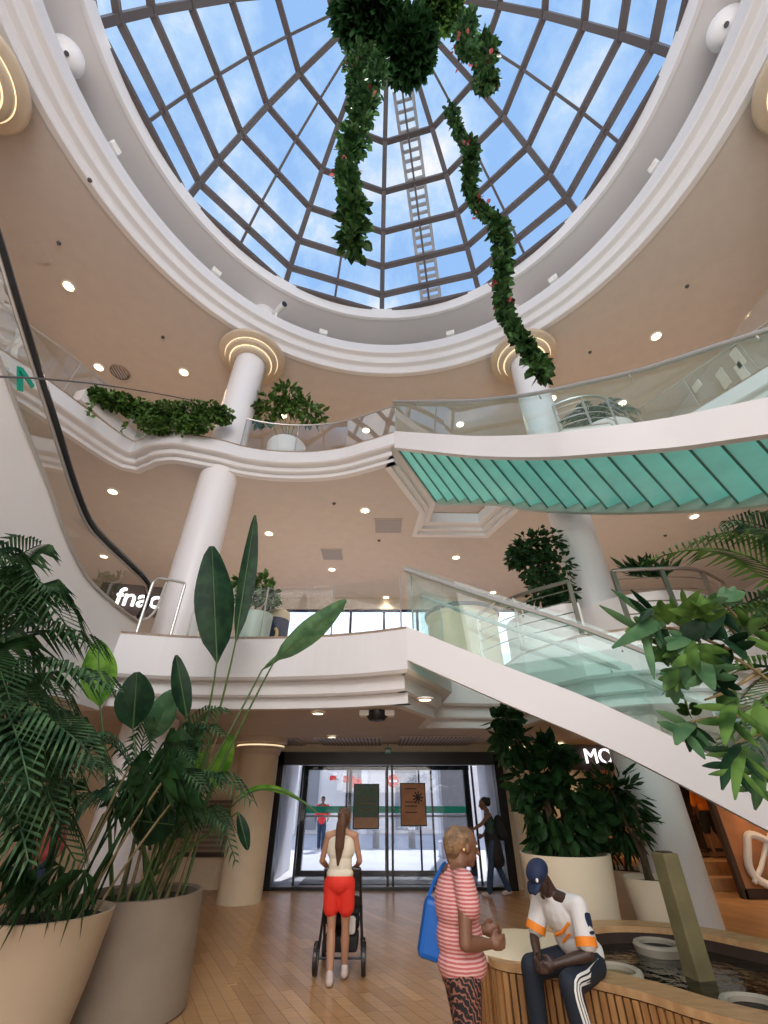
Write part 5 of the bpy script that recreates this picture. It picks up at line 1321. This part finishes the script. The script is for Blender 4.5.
# dark badge and small mark on the sleeve, orange chest motif
q = J['shL'].lerp(J['elL'],.28); nrm = (-rx*1.0+V((0,-.15,0))).normalized()
def decal(nm, m, c, n, w, h, r=.01, roll=0):
    n = n.normalized(); u = n.cross(V((0,0,1))).normalized(); v_ = u.cross(n)
    vs = []
    for k in range(16):
        a = 2*math.pi*k/16; x = math.copysign(abs(math.cos(a))**.6,math.cos(a))*w/2; y = math.copysign(abs(math.sin(a))**.6,math.sin(a))*h/2
        vs.append(c+u*x+v_*y)
    mb = MB(); mb.add([p+n*.004 for p in vs]+[p-n*.012 for p in vs],[tuple(range(16))]+[(k,(k+1)%16,16+(k+1)%16,16+k) for k in range(16)])
    return mb.build(nm,m,t,local=True)
decal('sleeve_badge','navy',q-rx*.079,-rx,.055,.10); decal('sleeve_mark','navy',J['shL'].lerp(J['elL'],.52)-rx*.082,-rx+V((0,0,.1)),.045,.02)
cc = J['chest']+rx.cross(lean)*-.0
fwd = lean.cross(rx).normalized(); fwd = fwd if fwd.dot(fx) > 0 else -fwd
mb = MB(); 
for k in range(5):
    a = R(-80+k*22)
mb.tube([J['chest']+fwd*.10*1-rx*.13+lean*.04, J['chest']+fwd*.148-rx*.05-lean*.01, J['chest']+fwd*.150+rx*.05-lean*.05],.013,6); mb.tube([J['chest']+fwd*.125-rx*.10-lean*.03, J['chest']+fwd*.152-lean*.09],.009,6)
mb.build('chest_motif','orange',t,local=True,smooth=True)
remeshed('track_trousers',[('e',J['pelvis']-V((0,0,.015)),(.175,.150,.095),rj),('c',J['hipL'],J['knL'],.100,.082),('c',J['hipR'],J['knR'],.100,.082),('c',J['knL'],J['anL']+V((0,0,.02)),.084,.068),('c',J['knR'],J['anR']+V((0,0,.02)),.084,.068)],'trousers',t,.010)
# three stripes on the outside of his left leg
for k in (-1,0,1):
    o1 = -rx
    pa, pb, pc_ = J['hipL']+fx*.05, J['knL'], J['anL']+V((0,0,.05)); rows = []
    path = smoothline([pa,pa.lerp(pb,.5),pb+fx*.0+V((0,0,.0)),pb.lerp(pc_,.5),pc_],6)
    mb = MB(); rs = [.100,.090,.083,.075,.070]
    for i,p in enumerate(path):
        a = path[max(i-1,0)]; b = path[min(i+1,len(path)-1)]; d = (b-a).normalized(); o = (o1-d*o1.dot(d)).normalized(); w_ = d.cross(o).normalized()
        f = i/(len(path)-1)*4; r_ = rs[int(min(f,3.99))]*(1-f%1)+rs[min(4,int(f)+1)]*(f%1)
        an = R(8+k*17); rad = o*math.cos(an)+w_*math.sin(an); tn = -o*math.sin(an)+w_*math.cos(an)
        c = p+rad*(r_+.003); rows.append([c-tn*.0085,c+tn*.0085])
    mb.grid(rows); mb.build('leg_stripe','paper',t,local=True,smooth=True)
for a,b in ((J['anL']-fx*.04+V((0,0,-.05)),J['toL']),(J['anR']-fx*.04+V((0,0,-.05)),J['toR'])): remeshed('shoe',[('c',a,b,.05,.042)],'blackfab',t,.009)
hd = J['head']; hf = J['face']; hu = (V((0,0,1))-hf*hf.z).normalized(); hl = hf.cross(hu).normalized(); rot = Matrix((hl,hf,hu)).transposed()
cp = remeshed('cap',[('e',hd+hu*.045,(.092,.108,.078),rot),('e',hd+hu*.035-hf*.02,(.090,.098,.07),rot)],'navy',t,.008)
mb = MB(); rows = []
for i in range(6):
    d = .085+.017*i; ww = .075*math.sqrt(max(.02,1-(i/5.4)**2)); rows.append([hd+hf*d+hl*x*ww+hu*(.035-.012*abs(x)**2-.006*i) for x in (-1,-.5,0,.5,1)])
mb.grid(rows); o = mb.build('brim','navy',cp,smooth=True,local=True); m_ = o.modifiers.new('s','SOLIDIFY'); m_.thickness = .008
MB().ball(hd+hu*.05+hf*.085-hl*.055,(.012,.016,.016),8,6).build('cap_badge','paper',cp,local=True)
# ---------------- woman walking in by the door
W3 = V((2.30,11.75,0))
t = thing('person','dark-clothed woman stepping in at the right side of the glass doors, arm forward','person',W3)
J = dict(head=V((-.04,0,1.58)),face=V((-1,-.1,-.1)),hup=V((0,0,1)),neck=V((.02,0,1.45)),chest=V((.04,0,1.25)),pelvis=V((.06,0,.95)),
    shL=V((.03,-.17,1.38)),shR=V((.03,.17,1.38)),elL=V((-.16,-.20,1.22)),elR=V((.05,.22,1.12)),wrL=V((-.36,-.18,1.12)),wrR=V((-.1,.2,.98)),
    hipL=V((.05,-.08,.9)),hipR=V((.05,.08,.9)),knL=V((-.03,-.08,.5)),knR=V((.14,.08,.5)),anL=V((-.12,-.08,.08)),anR=V((.32,.08,.10)),toL=V((-.26,-.08,.04)),toR=V((.20,.08,.04)))
remeshed('body',bodyprims(J)+hand(J['wrL'],(-1,0,-.2),(0,0,1),(0,1,0),1,.4)+hand(J['wrR'],(-1,0,-.2),(0,0,1),(0,-1,0),1,.5),'skin2',t,.009)
remeshed('tank_top',[('e',V((.04,0,1.24)),(.12,.17,.16)),('e',V((.05,0,1.08)),(.115,.15,.14))],'green_cloth',t,.012)
remeshed('tied_jacket',[('c',V((.06,0,.98)),V((.10,0,.62)),.16,.17),('c',V((.12,-.05,.9)),V((.16,-.05,.58)),.12,.12)],'blackfab',t,.013)
remeshed('jeans',[('c',J['hipL'],J['knL'],.088,.065),('c',J['knL'],J['anL'],.065,.06),('c',J['hipR'],J['knR'],.088,.065),('c',J['knR'],J['anR'],.065,.06)],'jeans',t,.012)
remeshed('hair',[('e',V((.0,0,1.63)),(.10,.088,.09)),('e',V((.07,0,1.60)),(.06,.07,.07)),('e',V((.09,0,1.66)),(.05,.05,.05))],'hairblack',t,.011)
for a,b in ((V((-.10,-.08,.05)),J['toL']),(V((.34,.08,.06)),J['toR'])): remeshed('shoe',[('c',a,b,.045,.04)],'shoe',t,.011)
tb_ = remeshed('backpack',[('e',V((.26,0,1.16)),(.13,.15,.22)),('e',V((.30,0,1.05)),(.11,.14,.14))],'blackfab',None,.013)
tb_.location = W3; tag(tb_,'black backpack worn by the woman at the right side of the doors','backpack')
# ---------------- pedestrian in red outside
p = at(320,850,z=0)
t = thing('person','pedestrian in red top out in the street behind the left door','person',(p.x,p.y,0))
J = dict(head=V((0,0,1.62)),face=V((.3,-1,-.1)),hup=V((0,0,1)),neck=V((0,0,1.48)),chest=V((0,0,1.28)),pelvis=V((0,0,.97)),shL=V((.2,0,1.42)),shR=V((-.2,0,1.42)),elL=V((.26,0,1.14)),elR=V((-.26,0,1.14)),wrL=V((.24,-.1,.9)),wrR=V((-.24,-.1,.9)),
    hipL=V((.09,0,.92)),hipR=V((-.09,0,.92)),knL=V((.10,-.05,.5)),knR=V((-.08,.05,.5)),anL=V((.1,-.12,.08)),anR=V((-.08,.15,.09)),toL=V((.1,-.27,.04)),toR=V((-.08,0,.04)))
remeshed('body',bodyprims(J),'skin2',t,.014)
remeshed('red_top',[('e',V((0,0,1.27)),(.2,.14,.19)),('e',V((0,0,1.1)),(.18,.14,.16)),('c',J['shL'],J['elL'],.07,.06),('c',J['shR'],J['elR'],.07,.06),('c',V((.0,0,1.0)),V((0,0,.95)),.17,.17)],'redsign',t,.018)
remeshed('trousers',[('c',J['hipL'],J['knL'],.10,.08),('c',J['knL'],J['anL'],.08,.07),('c',J['hipR'],J['knR'],.10,.08),('c',J['knR'],J['anR'],.08,.07)],'jeans',t,.018)
remeshed('hair',[('e',V((0,.02,1.67)),(.09,.1,.09))],'hairblack',t,.018)
# ---------------- shopper on the platform at right
p = at(722,858,Y=13.3)
t = thing('person','shopper in orange top and black shorts seen from behind on the shop platform at right','person',(p.x,13.3,.46))
J = dict(head=V((0,0,1.55)),face=V((.1,1,-.1)),hup=V((0,0,1)),neck=V((0,0,1.42)),chest=V((0,0,1.22)),pelvis=V((0,0,.93)),shL=V((-.19,0,1.36)),shR=V((.19,0,1.36)),elL=V((-.25,.02,1.1)),elR=V((.25,.02,1.1)),wrL=V((-.2,.15,.92)),wrR=V((.2,.15,.92)),
    hipL=V((-.09,0,.88)),hipR=V((.09,0,.88)),knL=V((-.12,.05,.47)),knR=V((.12,0,.47)),anL=V((-.13,.0,.08)),anR=V((.18,-.1,.08)),toL=V((-.13,.15,.04)),toR=V((.2,.05,.04)))
remeshed('body',bodyprims(J)+hand(J['wrL'],(0,1,-.3),(1,0,0),(0,0,-1),1,.5)+hand(J['wrR'],(0,1,-.3),(-1,0,0),(0,0,-1),1,.5),'skin2',t,.011)
remeshed('top',[('e',V((0,0,1.22)),(.19,.13,.18)),('e',V((0,0,1.05)),(.17,.13,.16)),('c',J['shL'],J['elL'],.065,.06),('c',J['shR'],J['elR'],.065,.06)],'orange',t,.013)
remeshed('shorts',[('e',V((0,0,.92)),(.17,.14,.1)),('c',J['hipL'],J['knL']+V((0,0,.1)),.11,.10),('c',J['hipR'],J['knR']+V((0,0,.1)),.11,.10)],'blackfab',t,.013)
remeshed('hair',[('e',V((0,-.01,1.60)),(.09,.1,.09)),('c',V((0,-.07,1.58)),V((0,-.09,1.4)),.05,.04)],'hairblack',t,.013)
# ---------------- person in pink behind the palms at far left
p = at(36,870,Y=9.0)
t = thing('person','person in a pink jacket half hidden behind the palms at the far left','person',(p.x,9.0,0))
J = dict(head=V((0,0,1.50)),face=V((.7,-.7,-.1)),hup=V((0,0,1)),neck=V((0,0,1.36)),chest=V((0,0,1.17)),pelvis=V((0,0,.88)),shL=V((.13,.13,1.3)),shR=V((-.13,-.13,1.3)),elL=V((.19,.14,1.05)),elR=V((-.16,-.2,1.05)),wrL=V((.3,-.05,.95)),wrR=V((.05,-.28,.95)),
    hipL=V((.06,.06,.84)),hipR=V((-.06,-.06,.84)),knL=V((.08,.06,.45)),knR=V((-.05,-.08,.45)),anL=V((.07,.07,.08)),anR=V((-.07,-.07,.08)),toL=V((.18,-.03,.04)),toR=V((.04,-.18,.04)))
remeshed('body',bodyprims(J)+hand(J['wrL'],(.6,-.6,-.2),(0,0,1),(-1,0,0),1,.5)+hand(J['wrR'],(.6,-.6,-.2),(0,0,1),(0,1,0),1,.5),'skin',t,.011)
remeshed('jacket',[('e',V((0,0,1.17)),(.19,.19,.19)),('e',V((0,0,1.0)),(.19,.19,.2)),('c',J['shL'],J['elL'],.07,.065),('c',J['shR'],J['elR'],.07,.065),('c',J['elL'],J['wrL'],.065,.05),('c',J['elR'],J['wrR'],.065,.05)],'pinkc',t,.013)
remeshed('trousers',[('c',J['hipL'],J['knL'],.10,.08),('c',J['knL'],J['anL'],.08,.06),('c',J['hipR'],J['knR'],.10,.08),('c',J['knR'],J['anR'],.08,.06)],'jeans',t,.014)
remeshed('hair',[('e',V((-.01,.01,1.55)),(.095,.095,.09)),('c',V((-.05,.05,1.5)),V((-.07,.07,1.3)),.06,.05)],'hair',t,.013)
# ================================================================== LIGHT AND SKY
w = bpy.data.worlds.new('sky'); SC.world = w; w.use_nodes = True; nt = w.node_tree; nt.nodes.clear()
out = nt.nodes.new('ShaderNodeOutputWorld'); bg = nt.nodes.new('ShaderNodeBackground'); bg.inputs['Strength'].default_value = SKYS
tc = nt.nodes.new('ShaderNodeTexCoord'); mp = nt.nodes.new('ShaderNodeMapping'); mp.inputs['Scale'].default_value = (2.2,2.2,1.1); mp.inputs['Location'].default_value = (.35,.1,.0)
n = nt.nodes.new('ShaderNodeTexNoise'); n.inputs['Scale'].default_value = 1.7; n.inputs['Detail'].default_value = 8; n.inputs['Roughness'].default_value = .62
r = nt.nodes.new('ShaderNodeValToRGB'); r.color_ramp.elements[0].position = .44; r.color_ramp.elements[1].position = .66
r.color_ramp.elements[0].color = (.33,.56,.95,1); r.color_ramp.elements[1].color = (1.0,1.0,1,1)
el = r.color_ramp.elements.new(.54); el.color = (.50,.71,1.0,1)
sx = nt.nodes.new('ShaderNodeSeparateXYZ'); hz = nt.nodes.new('ShaderNodeMapRange'); hz.inputs['From Min'].default_value = .15; hz.inputs['From Max'].default_value = .55; hz.inputs['To Min'].default_value = 1; hz.inputs['To Max'].default_value = 0
mxc = nt.nodes.new('ShaderNodeMix'); mxc.data_type = 'RGBA'; mxc.inputs['B'].default_value = (2.8,2.85,3.0,1)
nt.links.new(tc.outputs['Generated'],sx.inputs[0]); nt.links.new(sx.outputs['Z'],hz.inputs['Value']); nt.links.new(hz.outputs[0],mxc.inputs['Factor'])
nt.links.new(tc.outputs['Generated'],mp.inputs['Vector']); nt.links.new(mp.outputs[0],n.inputs['Vector']); nt.links.new(n.outputs['Fac'],r.inputs['Fac']); nt.links.new(r.outputs['Color'],mxc.inputs['A']); nt.links.new(mxc.outputs['Result'],bg.inputs['Color']); nt.links.new(bg.outputs[0],out.inputs['Surface'])
def light(kind, name, loc, rot, energy, col, size=1, sy=None, **k):
    L = bpy.data.lights.new(name,kind); L.energy = energy; L.color = col
    if kind == 'AREA': L.size = size; L.shape = 'RECTANGLE'; L.size_y = sy or size
    o = bpy.data.objects.new(name,L); COL.objects.link(o); o.location = loc; o.rotation_euler = rot
    for a,b in k.items(): setattr(L,a,b)
    return o
light('SUN','sun',(0,0,40),(R(-42),0,R(-12)),SUN,(1,.95,.88),angle=R(1))
# added unseen fill lights: behind the viewer and facing up from the upper floors
light('AREA','fill_light',(0,-6.5,9.5),(R(78),0,0),FILL,(1,.97,.97),9,6)
light('AREA','low_fill_light',(0,-5.5,3.2),(R(88),0,0),LOWFILL,(1,.90,.80),8,2.5)
for x,y,z,sx,sy,e,c in ((-5.5,11.8,H1+.05,5,5,UP1,(1,.90,.82)),(0,11.5,H1+.05,6,5,UP1,(1,.90,.82)),(6.5,11.0,H1+.05,5,5,UP1*1.2,(1,.84,.70)),
    (-8,10.5,H2+.05,6,6,UP2,(1,.88,.76)),(0,12.5,H2+.05,8,5,UP2*.9,(1,.90,.82)),(8,10.5,H2+.05,6,6,UP2*1.25,(1,.78,.58)),(-11,3,H2+.05,4,6,UP2*.6,(1,.88,.78)),(11,3,H2+.05,4,6,UP2*.9,(1,.80,.62))):
    light('AREA','fill_uplight',(x,y,z),(R(180),0,0),e,c,sx,sy)
SC.view_settings.view_transform = 'Standard'; SC.view_settings.look = 'None'; SC.view_settings.exposure = EXPO; SC.view_settings.gamma = 1.0
SC.cycles.max_bounces = 8; SC.cycles.transparent_max_bounces = 24; SC.cycles.diffuse_bounces = 4; SC.cycles.glossy_bounces = 3
SC.cycles.sample_clamp_indirect = 4; SC.cycles.sample_clamp_direct = 20; SC.cycles.use_denoising = True
try: SC.cycles.denoiser = 'OPENIMAGEDENOISE'
except Exception: pass
